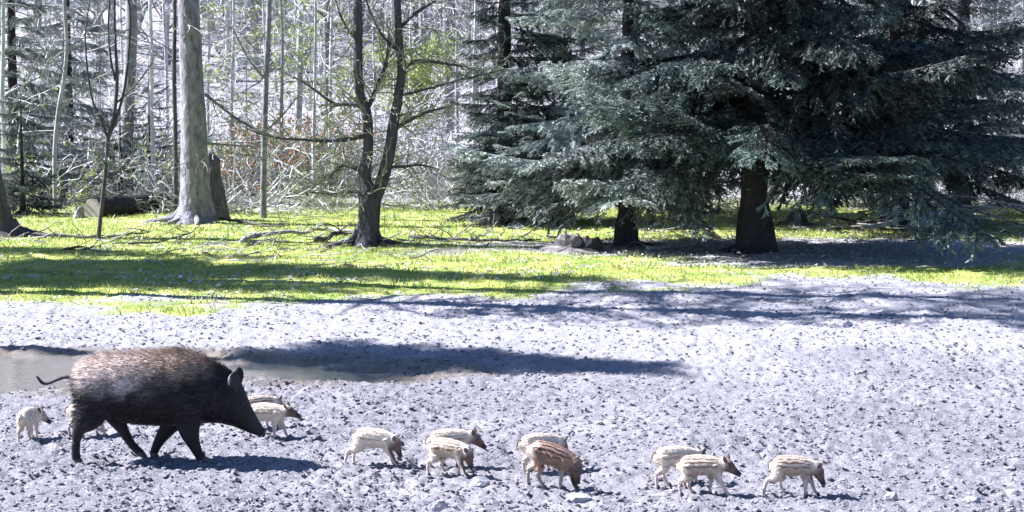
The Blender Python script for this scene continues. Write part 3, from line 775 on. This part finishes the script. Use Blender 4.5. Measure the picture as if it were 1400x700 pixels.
# broadleaved trees beyond the left edge that streak the bare soil with shade
def broad_tree(label, x, y, zl, zh, n_, seed, Lc):
    o = thing('bare_tree', label, 'tree', (x, y, G(x, y)))
    tb = MB(); tube(tb, [(0, 0, -.1), (.05, 0, 1), (0, .1, zh*.35), (.1, 0, zh*.7), (0, 0, zh)], [.4, .28, .24, .17, .06], 10)
    ob('trunk', tb.mesh('broad_trunk', [M_BEECH], True), o)
    sg = []; Rr = random.Random(seed)
    for i in range(n_):
        z = Rr.uniform(zl, zh); an = Rr.uniform(0, 6.28)
        grow(sg, Rr, (0, 0, z), (math.cos(an), math.sin(an), Rr.uniform(.0, .4)), Rr.uniform(.6, 1.2)*Lc, .07, 0, 3, .5, .14, .0, .7)
    cb = MB(); segs_np(cb, sg, 0, .022); ob('crown', cb.mesh('broad_crown', [M_TWIG2]), o)
broad_tree('broad bare tree beyond the left edge streaking the bare soil with shade', -10.2, 29.2, 7.0, 17, 120, 91, 1.9)
broad_tree('taller bare tree beyond the left edge shading the soil before the spruces', -12.5, 32.0, 12, 20, 90, 92, 2.2)

# ------------------------------------------------------------------ logs, stumps, fallen branches, brushwood
def log(label, pA, pB, r, m, cut=True, seed=0, cat='log', bend=.0):
    R = random.Random(seed); A = Vector(pA); B = Vector(pB); mid = (A+B)/2
    mb = MB(); n = 9
    pts = [A.lerp(B, i/n)-mid+Vector((R.gauss(0, bend), R.gauss(0, bend), R.gauss(0, bend*.4))) for i in range(n+1)]
    tube(mb, pts, [r*(1-.25*i/n)*R.uniform(.93, 1.07) for i in range(n+1)], 12, 0, .06, R)
    t = thing('fallen_log', label, cat, mid); ob('trunk', mb.mesh('log_wood', [m], True), t)
    if cut:
        d = (A-B).normalized(); cm = MB(); tube(cm, [pts[0]-d*.02, pts[0]+d*.012], [r*.97, r*.93], 12)
        ob('cut_end', cm.mesh('cut_end', [M_CUT]), t)
    return t
A = pix(121, 299); Bq = pix(238, 288); A.z = G(A.x, A.y)+.17; Bq.z = G(Bq.x, Bq.y)+.26
M_LOG = mat('rotten_bark', (.022, .02, .022), (.06, .052, .05), 8, .95, .9, 25, spec=.1)
log('dark mossy fallen log lying left of the beech', A+Vector((0, .3, 0)), Bq+Vector((.3, 1.0, 0)), .27, M_LOG, True, 1, bend=.02)
# pale broken stump at the end of the log
def stump(label, px, py, r, h, m, seed, tall=1):
    R = random.Random(seed); p = pix(px, py); mb = MB(); la = [R.uniform(0, 6.28) for _ in range(5)]
    tube(mb, [(0, 0, -.08), (0, 0, .03), (.01, 0, h*.35), (.02, 0, h*.7), (.03, .01, h)], [r*1.35, r*1.15, r*.9, r*.82, r*.7], 14, 0, .12, R, lambda i, an: 1+(.4*sum(max(0, math.cos(an-l))**6 for l in la) if i < 2 else 0))
    for i in range(4):          # splintered top
        an = R.uniform(0, 6.28); q = (math.cos(an)*r*.5, math.sin(an)*r*.5)
        tube(mb, [(q[0], q[1], h*.8), (q[0]*1.1, q[1]*1.1, h+R.uniform(.01, .05))], [r*.3, .03], 6)
    return ob('tree_stump', mb.mesh('stump', [m], False), None, (p.x, p.y, G(p.x, p.y)), label=label, category='tree stump')
stump('small pale splintered stump at the cut end of the dark log', 108, 299, .12, .24, M_CUTW, 2)
stump('grey weathered stump under the slim spruce', 778, 343, .30, .28, M_CUTW, 3)
stump('blackened low stump beside the grey stump', 806, 343, .28, .22, M_SPRBARK, 4)
stump('dark stump right of the thickest spruce trunk', 1090, 309, .25, .22, M_DARKBARK, 6)
def stick(label, pts, w, m, seed, twigs=8, lift=.05, group=None, name='fallen_branch'):
    R = random.Random(seed); P = []
    for px, py in pts:
        q = pix(px, py); q.z = G(q.x, q.y)+lift; P.append(q)
    mid = P[len(P)//2].copy(); mb = MB()
    pp, r2 = interp_path([tuple(p-mid) for p in P], [w*(1-.6*i/(len(P)-1)) for i in range(len(P))], 4)
    pp[:, 2] += np.array([R.uniform(0, lift) for _ in pp])
    tube(mb, pp, [float(v[0]) for v in r2], 6, 0, .1, R)
    sg = []
    for _ in range(twigs):
        i = R.randrange(1, len(pp)); an = R.uniform(0, 6.28)
        grow(sg, R, tuple(pp[i]), tuple(Vector((math.cos(an), math.sin(an), R.uniform(.0, .5))).normalized()), R.uniform(.25, .8), w*.4, 0, 1, .12, .2, -.03, .4)
    if sg: segs_np(mb, sg, 0, .005)
    o = ob(name, mb.mesh('fallen_branch', [m], True), None, mid, label=label, category='branch')
    if group: o['group'] = group
    return o
stick('long bent branch on the grass left of the forked tree', [(330, 335), (360, 327), (410, 322), (450, 320), (485, 323)], .05, M_DEAD, 1, 12, .06)
stick('dark branch lying before the forked tree foot', [(432, 340), (455, 331), (480, 328), (500, 332)], .05, M_DARKBARK, 2, 10, .08)
stick('dead branch stretched along the grass right of the sapling', [(40, 324), (90, 327), (150, 328), (205, 324)], .03, M_DARKBARK, 3, 8)
stick('thin crooked branch lying under the beech', [(175, 336), (215, 334), (255, 327), (275, 310)], .022, M_DARKBARK, 4, 8)
stick('dark twig bending low in front of the sapling', [(85, 348), (110, 345), (125, 344), (135, 333)], .02, M_DARKBARK, 5, 5)
stick('root-like branch spreading right of the beech foot', [(300, 303), (330, 306), (365, 312), (395, 312)], .035, M_DARKBARK, 6, 4)
stick('branch lying on the grass between forked tree and stump', [(560, 327), (620, 330), (690, 333), (740, 332)], .035, M_DARKBARK, 7, 14)
stick('pale twig propped up left of the grey stump', [(640, 341), (660, 330), (672, 322), (680, 312)], .02, M_DEAD, 8, 5, .1)
stick('pale branch on the needles left of the thickest trunk', [(885, 344), (930, 340), (975, 338), (1010, 338)], .045, M_DEAD, 9, 10)
stick('long pale branch under the spruces at right', [(1180, 321), (1230, 314), (1280, 309), (1345, 305)], .05, M_DEAD, 10, 14, .12)
stick('second pale branch lying across the brushwood pile', [(1250, 324), (1310, 308), (1370, 300), (1420, 303)], .05, M_DEAD, 11, 14, .2)
stick('dark stick leaning behind the thickest trunk', [(900, 318), (950, 308), (990, 296), (1010, 290)], .02, M_DARKBARK, 12, 8, .15)
R = random.Random(17)
t_ = pix(1315, 318); bz = G(t_.x, t_.y)
pile = thing('brushwood_pile', 'heap of dead branches under the spruces at right', 'brushwood', (t_.x, t_.y, bz))
for i in range(64):
    x = R.gauss(0, 1.35); y = R.uniform(-.6, 2.6); L = R.uniform(.8, 2.8); an = R.gauss(0, .5); h0 = max(0.02, R.uniform(0, .55)*math.exp(-(x/1.7)**2))
    d = Vector((math.cos(an), math.sin(an), R.gauss(0, .14))).normalized()*R.choice((-1, 1))
    sg = []; grow(sg, R, (x-d.x*L/2, y-d.y*L/2, h0+.03), tuple(d), L, R.uniform(.012, .035), 0, 1, .2, .09, .0, .35)
    mb = MB(); segs_np(mb, sg, 0, .006); ob('branch', mb.mesh('pile_branch', [M_DEAD if R.random() < .7 else M_DARKBARK]), pile)

def stick_tags(px_, i):
    w_ = ('on the grass left of the sapling' if px_ < 135 else 'on the grass in front of the beech' if px_ < 330 else 'on the grass around the forked tree' if px_ < 640 else
          'on the ground left of the slim spruce trunk' if px_ < 850 else 'on the ground between the two spruce trunks' if px_ < 1030 else 'on the ground right of the thickest spruce trunk')
    return dict(label='small dead stick lying '+w_, category='stick', group='small sticks '+w_)
# scattered small sticks, individually on the grass and under the spruces
for i in range(110):
    if i < 64: px_, py_ = R.uniform(0, 620), R.uniform(322, 372)
    else: px_, py_ = R.uniform(640, 1400), R.uniform(312, 352)
    q = pix(px_, py_); L = R.uniform(.4, 1.4); an = R.gauss(0, .6)
    sg = []; grow(sg, R, (-L/2, 0, 0.03), (math.cos(an), math.sin(an), .03), L, R.uniform(.008, .02), 0, 1, .12, .15, 0, .4)
    mb = MB(); segs_np(mb, sg, 0, .006)
    ob('stick', mb.mesh('stick', [M_DEAD if R.random() < .6 else M_DARKBARK]), None, (q.x, q.y, G(q.x, q.y)+.01), **stick_tags(px_, i))

# stones
def stone(label, px, py, r, seed, flat=.6):
    r *= .82; p = pix(px, py); q = np.random.RandomState(seed)
    v, f = ico_v.copy(), ico_f
    for _ in range(1):           # one subdivision
        nv = list(v); nf = []; cache = {}
        def mid(i, j):
            key = (min(i, j), max(i, j))
            if key not in cache:
                m_ = (nv[i]+nv[j])/2; nv.append(m_/np.linalg.norm(m_)); cache[key] = len(nv)-1
            return cache[key]
        for a_, b_, c_ in f:
            ab, bc, ca = mid(a_, b_), mid(b_, c_), mid(c_, a_); nf += [(a_, ab, ca), (b_, bc, ab), (c_, ca, bc), (ab, bc, ca)]
        v = np.array(nv); f = nf
    v = v*(1+.45*(q.rand(len(v), 1)-.5))*np.array([1.15, .9, flat])*r
    return ob('stone', mesh_np('stone', v, f, None, [M_STONE], smooth=False), None, (p.x, p.y, Gs(p.x, p.y)+r*flat*.45), label=label, category='stone')
stone('pale stone on the bare soil well above the last piglet', 1176, 512, .055, 1)
stone('small upright stone near the shaded edge at right', 1158, 449, .07, 2, 1.0)
stone('flat pale stone in front of the brown rooting piglet', 792, 682, .10, 3, .45)
stone('pale stone at the bottom edge below the paired piglets', 600, 694, .075, 4, .8)
stone('greenish clod right below the paired piglets', 655, 664, .09, 5, .5)
stone('pale stone right of the last piglet near the bottom', 1218, 684, .05, 6, .9)
stone('whitish stone at the bottom right edge', 1328, 694, .07, 7, .6)
stone('stone at the far right bottom corner', 1385, 682, .06, 8, .6)
stone('round stone on the soil at right, mid distance', 1272, 496, .045, 9)

# ------------------------------------------------------------------ animals
def coat_mat(name, rough=.6):
    m = bpy.data.materials.new(name); m.use_nodes = True; N = m.node_tree.nodes; L = m.node_tree.links
    b = N['Principled BSDF']; b.inputs['Roughness'].default_value = rough
    at_ = N.new('ShaderNodeAttribute'); at_.attribute_name = 'coat'
    tc = N.new('ShaderNodeTexCoord'); mp = N.new('ShaderNodeMapping'); mp.inputs['Scale'].default_value = (30, 90, 90)
    nz = N.new('ShaderNodeTexNoise'); nz.inputs['Scale'].default_value = 1; nz.inputs['Detail'].default_value = 4
    L.new(tc.outputs['Object'], mp.inputs[0]); L.new(mp.outputs[0], nz.inputs['Vector'])
    mr = N.new('ShaderNodeMapRange'); mr.inputs[3].default_value = .65; mr.inputs[4].default_value = 1.3; L.new(nz.outputs[0], mr.inputs[0])
    hs = N.new('ShaderNodeHueSaturation'); L.new(at_.outputs['Color'], hs.inputs['Color']); L.new(mr.outputs[0], hs.inputs['Value'])
    L.new(hs.outputs[0], b.inputs['Base Color'])
    bp = N.new('ShaderNodeBump'); bp.inputs['Strength'].default_value = .5; bp.inputs['Distance'].default_value = .01
    L.new(nz.outputs[0], bp.inputs['Height']); L.new(bp.outputs[0], b.inputs['Normal'])
    b.inputs['Sheen Weight'].default_value = .0
    return m
M_COAT = coat_mat('boar_coat', .6); M_COAT.node_tree.nodes['Principled BSDF'].inputs['Specular IOR Level'].default_value = .22
M_HOOF = mat('hoof', (.03, .025, .025), (.07, .06, .055), 20, .5)
M_SNOUT = mat('snout_skin', (.05, .038, .04), (.09, .07, .072), 25, .5)
M_EYE = mat('eye', (.01, .008, .008), (.02, .015, .015), 5, .1)
M_EAR = mat('ear_skin', (.02, .017, .017), (.05, .04, .038), 25, .7, trans=.15)
M_PEAR = mat('piglet_ear', (.13, .085, .07), (.22, .15, .12), 25, .7, trans=.2)
M_BRIS = mat('bristle', (.035, .028, .026), (.26, .20, .155), 60, .45, spec=.6)

def set_coat(me, fn):
    n = len(me.vertices); co = np.zeros(n*3, np.float32); me.vertices.foreach_get('co', co); co = co.reshape(-1, 3)
    c = np.ones((n, 4), np.float32); c[:, :3] = fn(co)
    at_ = me.attributes.new('coat', 'FLOAT_COLOR', 'POINT'); at_.data.foreach_set('color', c.ravel())

def ball(r, seg=10, rg=7):
    mb = MB(); loft(mb, [(0, 0, r*math.cos(PI*i/rg)) for i in range(rg+1)], [(max(.001, r*math.sin(PI*i/rg)),)*2 for i in range(rg+1)], seg, axis=(0, 0, 1), k=1); return mb

def sow():
    p = pix(231, 634.5); x0, y0 = p.x, p.y; z0 = Gs(x0, y0)+.005
    t = thing('wild_boar', 'big dark bristly wild boar sow walking to the right', 'wild boar', (x0, y0, z0), 0)
    t.scale = (1, 1, .975)
    mb = MB()
    sec = [(-.735, .68, .57, .03), (-.715, .735, .47, .10), (-.66, .795, .38, .165), (-.57, .84, .345, .20), (-.43, .868, .335, .22), (-.28, .88, .30, .232), (-.075, .888, .285, .238),
           (.06, .902, .29, .232), (.14, .898, .30, .22), (.25, .862, .305, .195), (.37, .806, .31, .165), (.47, .752, .295, .135), (.55, .69, .265, .112), (.60, .60, .245, .092),
           (.65, .472, .222, .070), (.70, .365, .205, .054), (.735, .305, .20, .044), (.757, .265, .203, .034)]
    loft(mb, [(s[0], 0, (s[1]+s[2])/2) for s in sec], [(s[3], (s[1]-s[2])/2) for s in sec], 22, axis=(1, 0, 0), k=4)
    legs = [(-.125, [(-.53, .58, .17), (-.575, .43, .135), (-.625, .345, .09), (-.682, .275, .048), (-.708, .17, .033), (-.712, .07, .031), (-.70, .03, .036)]),
            (.125, [(-.50, .56, .16), (-.46, .41, .115), (-.425, .315, .07), (-.392, .245, .045), (-.325, .125, .031), (-.265, .058, .030), (-.235, .03, .033)]),
            (.11, [(.09, .50, .15), (.04, .34, .10), (-.02, .25, .062), (-.085, .155, .042), (-.13, .065, .031), (-.135, .03, .035)]),
            (-.115, [(.17, .50, .17), (.175, .34, .11), (.19, .235, .066), (.225, .14, .043), (.262, .058, .034), (.29, .03, .036)])]
    for yy, L in legs:
        n_ = len(L)
        loft(mb, [(a_, yy*(1-.1*i/n_), c_) for i, (a_, c_, r_) in enumerate(L)], [(r_*(.62 if i < 2 else .9 if i < 3 else 1.1), r_*(1.0 if i < 2 else 1.16)) for i, (a_, c_, r_) in enumerate(L)], 12, k=4)
    # jowl
    loft(mb, [(.45, 0, .40), (.53, 0, .37), (.62, 0, .33)], [(.10, .10), (.105, .09), (.06, .06)], 14, k=3)
    me = fuse(mb, .013, 5)
    def coat(co):
        x, y, z = co.T
        nb = fbm(x*9+40, z*9+20, 5, 3)
        back = sstep(.60, .84, z+.05*(nb-.5)*4)*(1-sstep(.25, .45, x))  # sunlit top of the back painted into the coat as brown
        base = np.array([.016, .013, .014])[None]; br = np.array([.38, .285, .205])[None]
        glare = np.array([.85, .74, .66])[None]
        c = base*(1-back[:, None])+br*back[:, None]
        rump_glare = sstep(.15, -.55, x)*sstep(.50, .78, z+.22*(nb-.5))  # sun highlight on the rump painted as pale hair
        c = c*(1-.75*rump_glare[:, None])+glare*.75*rump_glare[:, None]
        snt = sstep(.60, .72, x)*.4
        return c*(1-snt[:, None])+np.array([.05, .045, .048])[None]*snt[:, None]
    set_coat(me, coat); me.materials.append(M_COAT); body = ob('body', me, t)
    # bristles
    me.calc_loop_triangles()
    nv = len(me.vertices); co = np.zeros(nv*3, np.float32); me.vertices.foreach_get('co', co); co = co.reshape(-1, 3).astype(float)
    no = np.zeros(nv*3, np.float32); me.vertices.foreach_get('normal', no); no = no.reshape(-1, 3).astype(float)
    k = np.random.RandomState(6)
    idx = k.randint(0, nv, 60000); P = co[idx]+k.normal(0, .006, (len(idx), 3)); Nn = no[idx]
    keep = (P[:, 2] > .33) & (P[:, 0] < .56) & (k.rand(len(P)) < .25+.75*sstep(.5, .85, P[:, 2])); P = P[keep]; Nn = Nn[keep]; n = len(P)
    crest = np.exp(-(P[:, 1]/.07)**2)*sstep(.7, .85, P[:, 2]+.25*np.clip(P[:, 0], 0, 1))
    cl = fbm(P[:, 0]*22, P[:, 2]*22+P[:, 1]*22, 7, 2)-.5
    d = Nn*(.34+.35*crest[:, None]+.9*cl[:, None])+np.array([0, 0, -.9])[None]*cl[:, None]+np.array([-.9, 0, -.22])[None]+k.normal(0, .16, (n, 3)); d /= np.linalg.norm(d, axis=1, keepdims=True)
    l = (.030+.035*k.rand(n)+.04*crest)[:, None]; w = np.cross(d, k.normal(0, 1, (n, 3))); w /= np.linalg.norm(w, axis=1, keepdims=True); w *= .0028
    V = np.stack([P-w-Nn*.004, P+w-Nn*.004, P+d*l], 1).reshape(-1, 3)
    bm_ = mesh_np('bristles', V, np.arange(len(V)).reshape(-1, 3), None, [M_COATB])
    def bc(co):
        x, y, z = co.T; rnd = np.repeat(np.random.RandomState(2).rand(len(co)//3), 3)
        c = coat(co)*1.0; f = (.45+1.7*rnd**2)[:, None]
        return c*f
    set_coat(bm_, bc); ob('bristle_coat', bm_, t, kind='stuff')
    # ears
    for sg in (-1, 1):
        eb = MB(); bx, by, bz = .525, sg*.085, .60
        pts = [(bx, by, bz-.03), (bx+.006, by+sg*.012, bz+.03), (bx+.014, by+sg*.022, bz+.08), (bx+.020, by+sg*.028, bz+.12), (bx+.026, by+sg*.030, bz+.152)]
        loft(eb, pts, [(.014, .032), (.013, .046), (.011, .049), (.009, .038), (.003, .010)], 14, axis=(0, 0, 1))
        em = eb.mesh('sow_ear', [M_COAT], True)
        set_coat(em, lambda q: np.where((q[:, 0:1] < bx-.036+(q[:, 2:3]-bz)*.16), np.array([[.5, .45, .42]]), np.array([[.028, .024, .025]])))  # sunlit rear rim painted pale on the dark ear
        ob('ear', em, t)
    for sg in (-1, 1): ob('eye', ball(.014).mesh('eye', [M_EYE], True), t, (.597, sg*.088, .475))
    sn = MB(); loft(sn, [(.752, 0, .235), (.768, 0, .232), (.772, 0, .231)], [(.036, .036), (.038, .038), (.030, .030)], 16, axis=(.97, 0, -.25), k=2)
    ob('snout', sn.mesh('sow_snout', [M_SNOUT], True), t)
    for yy, L in legs:
        fx = L[-1][0]
        for s2 in (-1, 1):
            hb = MB(); loft(hb, [(fx-.012, yy*.9+s2*.016, .055), (fx+.005, yy*.9+s2*.018, .02), (fx+.014, yy*.9+s2*.018, -.012)], [(.016, .024), (.019, .032), (.018, .034)], 10, axis=(0, 0, -1), k=2)
            ob('hoof', hb.mesh('hoof', [M_HOOF], True), t)
    tb = MB(); pp, r2 = interp_path([(-.72, 0, .685), (-.80, 0, .688), (-.86, 0, .672), (-.92, 0, .645), (-.965, .0, .632), (-1.0, 0, .645), (-1.03, 0, .685), (-1.04, 0, .695)], [.020, .016, .014, .013, .013, .013, .009, .003], 4)
    tube(tb, pp, [float(v[0]) for v in r2], 8); ob('tail', tb.mesh('sow_tail', [M_EAR], True), t)
M_COATB = M_COAT
sow()

CREAM = np.array([.68, .59, .47]); BROWN = np.array([.24, .14, .085]); DARK = np.array([.045, .022, .016]); FACE = np.array([.115, .072, .055])
def piglet(label, px, py, yaw, sc=1.0, pitch=-35, hyaw=0, swing=(12, -14, -12, 16), stripe=.6, dark=0.0, bpitch=0, seed=0, neck=0.0, dz=0.0, pale=0.0):
    p = pix(px, py); t = thing('wild_boar_piglet', label, 'piglet', (p.x, p.y, Gs(p.x, p.y)-.002+dz), math.radians(yaw), 'wild boar piglets on the bare soil', sc)
    mb = MB()
    sec = [(-.175, .262, .235, .012), (-.168, .275, .205, .034), (-.145, .292, .172, .052), (-.10, .304, .158, .062), (-.04, .308, .152, .066), (.03, .302, .152, .064), (.085, .292, .155, .057), (.125, .282, .168, .048), (.155, .268+neck*.5, .185+neck*.5, .038)]
    bp = math.radians(bpitch); cb, sb_ = math.cos(bp), math.sin(bp)
    def rot(x, z): return (x*cb-(z-.16)*sb_, .16+x*sb_+(z-.16)*cb)
    P = []; 
    for s in sec:
        q = rot(s[0], (s[1]+s[2])/2); P.append((q[0], 0, q[1]))
    loft(mb, P, [(s[3], (s[1]-s[2])/2) for s in sec], 16, k=3)
    hp, hy = math.radians(pitch), math.radians(hyaw)
    nb = rot(.135, .232); H0 = np.array([nb[0], 0, nb[1]+neck*.4])
    hd = np.array([math.cos(hp)*math.cos(hy), math.cos(hp)*math.sin(hy), math.sin(hp)])
    hs = np.cross([0, 0, 1.], hd); hs /= np.linalg.norm(hs); hu = np.cross(hd, hs)
    hl = [(-.01, .040, .046, 0), (.025, .046, .050, .004), (.06, .044, .046, .004), (.095, .030, .033, -.003), (.125, .021, .024, -.009), (.15, .017, .020, -.012), (.158, .014, .016, -.013)]
    loft(mb, [tuple(H0+hd*q[0]+hu*q[3]) for q in hl], [(q[1], q[2]) for q in hl], 14, k=3)
    feet = []
    def leg(hx, hz, side, chain, sw):
        q = rot(hx, hz); sa = math.radians(sw); c, s_ = math.cos(sa), math.sin(sa)
        pts = []
        for (dx, dz_, r_) in chain: pts.append([q[0]+dx*c-dz_*s_, q[1]+dx*s_+dz_*c, r_])
        k_ = (q[1]-.012)/(q[1]-pts[-1][1])
        for w_ in pts: w_[1] = q[1]-(q[1]-w_[1])*k_
        loft(mb, [(w_[0], side*(.034-.004*i/len(pts)), w_[1]) for i, w_ in enumerate(pts)], [(w_[2]*(.72 if i < 2 else .95), w_[2]) for i, w_ in enumerate(pts)], 10, k=3)
        feet.append((pts[-1][0], side*.031, sa))
    hind = [(0, .02, .054), (.012, -.045, .047), (.008, -.085, .032), (-.028, -.118, .0185), (-.024, -.16, .014), (-.012, -.195, .0135), (-.002, -.207, .014)]
    fore = [(0, .01, .046), (-.004, -.05, .038), (-.010, -.085, .026), (.0, -.125, .0175), (.0, -.17, .0135), (.008, -.195, .0135), (.014, -.205, .014)]
    leg(-.112, .225, -1, hind, swing[0]); leg(-.112, .225, 1, hind, swing[1])
    leg(.088, .222, -1, fore, swing[2]); leg(.088, .222, 1, fore, swing[3])
    me = fuse(mb, .0062, 3)
    k = random.Random(seed)
    def coat(co):
        x, y, z = co.T
        xr_ = x*cb+(z-.16)*sb_; zr = .16-x*sb_+(z-.16)*cb
        zc = .23; ang = np.arctan2(np.abs(y)/.062, (zr-zc)/.075)          # 0 on the spine
        wob = (fbm(xr_*25+seed, ang*2, seed, 2)-.5)*.25
        # spine dark line then alternating bands down the flank
        ph_ = (ang+wob)/.40
        band = .5-.5*np.cos(ph_*2*PI+PI)
        band = sstep(.50, .72, band)*(ang < 1.9)
        on = sstep(-.155, -.125, xr_)*(1-sstep(.10, .13, xr_))*sstep(.150, .17, zr)
        lite = CREAM*(1-dark)+np.array([.34, .225, .165])*dark
        drk = (BROWN*(1-dark)+DARK*dark)
        f = (band*on*min(1, stripe*1.5+.1))[:, None]; c = lite*(1-f)+drk*f
        rm = (sstep(-.10, -.15, xr_+.03*np.sin(ang*6))*dark)[:, None]; c = c*(1-rm)+CREAM*rm
        # flank and belly brownish
        fl = np.clip(sstep(-.13, -.09, xr_)*(1-sstep(.11, .13, xr_))*sstep(1.35, 1.75, ang+.3*sstep(.05, .1, xr_))*sstep(.06, .13, zr)*(.05+.75*stripe-.2*(stripe < .4))*(.55+.9*fbm(xr_*22, zr*22, seed+3, 3)), 0, .9)[:, None]; c = c*(1-fl)+BROWN*fl
        hx = (co-H0)@hd; hside = np.linalg.norm(co-H0-hx[:, None]*hd, axis=1)
        hm = (sstep(-.005, .07, hx)*(hside < .075)*(z > .02)*((co[:, 0]-H0[0]) > -.02))[:, None]; c = c*(1-hm)+((FACE*(1+.25*(1-dark)))*(1-pale)+CREAM*.8*pale)*hm
        mz = (sstep(.10, .14, hx)*(hside < .06))[:, None]; c = c*(1-mz)+np.array([.05, .03, .03])*mz
        lg = (sstep(.16, .10, z)*(1-hm[:, 0]))[:, None]; c = c*(1-lg)+(np.array([.56, .46, .39])*(1-.45*dark))*lg
        return c
    set_coat(me, coat); me.materials.append(M_COAT); ob('body', me, t)
    nv = len(me.vertices); co = np.zeros(nv*3, np.float32); me.vertices.foreach_get('co', co); co = co.reshape(-1, 3).astype(float)
    no = np.zeros(nv*3, np.float32); me.vertices.foreach_get('normal', no); no = no.reshape(-1, 3).astype(float); kk = np.random.RandomState(seed)
    idx = kk.randint(0, nv, 3600); Pp = co[idx]; Nn = no[idx]; sel = (Pp[:, 2] > .08) & ((Pp-H0)@hd < .05); Pp = Pp[sel]; Nn = Nn[sel]; nn = len(Pp)
    d = Nn*.45+np.array([-.8, 0, -.3])[None]+kk.normal(0, .25, (nn, 3)); d /= np.linalg.norm(d, axis=1, keepdims=True)
    w = np.cross(d, kk.normal(0, 1, (nn, 3))); w /= np.linalg.norm(w, axis=1, keepdims=True); w *= .0016
    Vv = np.stack([Pp-w-Nn*.002, Pp+w-Nn*.002, Pp+d*(.010+.012*kk.rand(nn, 1))], 1)
    fm_ = mesh_np('piglet_fur', Vv.reshape(-1, 3), np.arange(3*nn).reshape(-1, 3), None, [M_COAT])
    set_coat(fm_, lambda q: np.repeat(coat(Pp), 3, axis=0)*np.repeat(.7+.6*kk.rand(nn, 1), 3, axis=0)); ob('fur', fm_, t, kind='stuff')
    for s2 in (-1, 1):
        b_ = H0+hd*.028+hs*s2*.036+hu*.034; dr = (hs*s2*.5+hu*.75-hd*.45); dr /= np.linalg.norm(dr); eb = MB()
        loft(eb, [tuple(b_-dr*.008), tuple(b_+dr*.018), tuple(b_+dr*.036), tuple(b_+dr*.052)], [(.012, .007), (.019, .006), (.015, .004), (.003, .002)], 10, k=3)
        ob('ear', eb.mesh('piglet_ear', [M_PEAR], True), t)
        e_ = H0+hd*.075+hs*s2*.036+hu*.018; ob('eye', ball(.0058, 8, 5).mesh('eye', [M_EYE], True), t, tuple(e_))
    sn = MB(); e_ = H0+hu*-.013; loft(sn, [tuple(e_+hd*.152), tuple(e_+hd*.162), tuple(e_+hd*.165)], [(.015, .017), (.0165, .018), (.012, .013)], 12, k=2)
    ob('snout', sn.mesh('piglet_snout', [M_SNOUT], True), t)
    for fx, fy, sa in feet:
        hb = MB(); loft(hb, [(fx-.004, fy, .026), (fx+.003, fy, .012), (fx+.008, fy, -.006)], [(.0105, .0115), (.013, .0145), (.013, .0155)], 10, axis=(0, 0, -1), k=2)
        ob('hoof', hb.mesh('piglet_hoof', [M_HOOF], True), t)
    tb = MB(); q = rot(-.168, .262); pp, r2 = interp_path([(q[0], 0, q[1]), (q[0]-.022, .004, q[1]-.012), (q[0]-.03, .01, q[1]-.04), (q[0]-.028, .012, q[1]-.07)], [.008, .006, .005, .003], 3)
    tube(tb, pp, [float(v[0]) for v in r2], 6); ob('tail', tb.mesh('piglet_tail', [M_PEAR], True), t)

piglet('white piglet seen from behind at the far left edge', 41, 604, 80, .95, -30, -80, (22, -12, -6, 10), .1, seed=1, pale=.7)
piglet('pale piglet half hidden behind the hind leg of the sow', 122, 600, 4, 1.0, -25, 0, (-10, 12, 14, -10), .35, seed=2)
piglet('piglet farther back beyond the snout of the sow', 356, 590, 24, .95, -35, 20, (10, -12, -10, 12), .7, seed=3, bpitch=4)
piglet('piglet with raised head peeping out past the snout of the sow', 367, 604, -10, 1.0, -14, 0, (14, -14, -8, 20), .3, seed=4, neck=.012, bpitch=3)
piglet('piglet striding alone just right of the sow', 513, 637, -12, 1.0, -54, -18, (-38, -20, 30, 14), .3, seed=5, bpitch=-3)
piglet('farther piglet of the close pair with its head higher', 618, 638, 6, 1.02, -30, -10, (-12, 16, 14, -16), .35, seed=6, neck=.008, bpitch=4)
piglet('nearer piglet of the close pair with its snout lowered', 615, 650, -24, .98, -60, -22, (-16, 20, 18, -10), .6, seed=7, bpitch=-2)
piglet('cream piglet half covered by the brown rooting piglet', 740, 642, 22, 1.02, -46, 10, (-8, 10, 10, -8), .3, seed=8)
piglet('brown dark striped piglet rooting with its snout on the ground', 754, 667, -16, 1.12, -72, -12, (16, -20, -10, 14), .95, 1.0, bpitch=-13, seed=9)
piglet('pale piglet behind the one with raised head, near the right', 927, 665, 12, 1.02, -34, 8, (-14, 16, 14, -10), .3, seed=10)
piglet('striped piglet with its head raised, second from the right', 961, 681, -9, 1.0, -24, -10, (-10, 14, 30, -12), .62, seed=11, neck=.014, bpitch=3)
piglet('rightmost striped piglet walking with its head lowered', 1086, 682, -4, .98, -55, -12, (-34, 14, -4, 20), .68, seed=12, bpitch=-2)
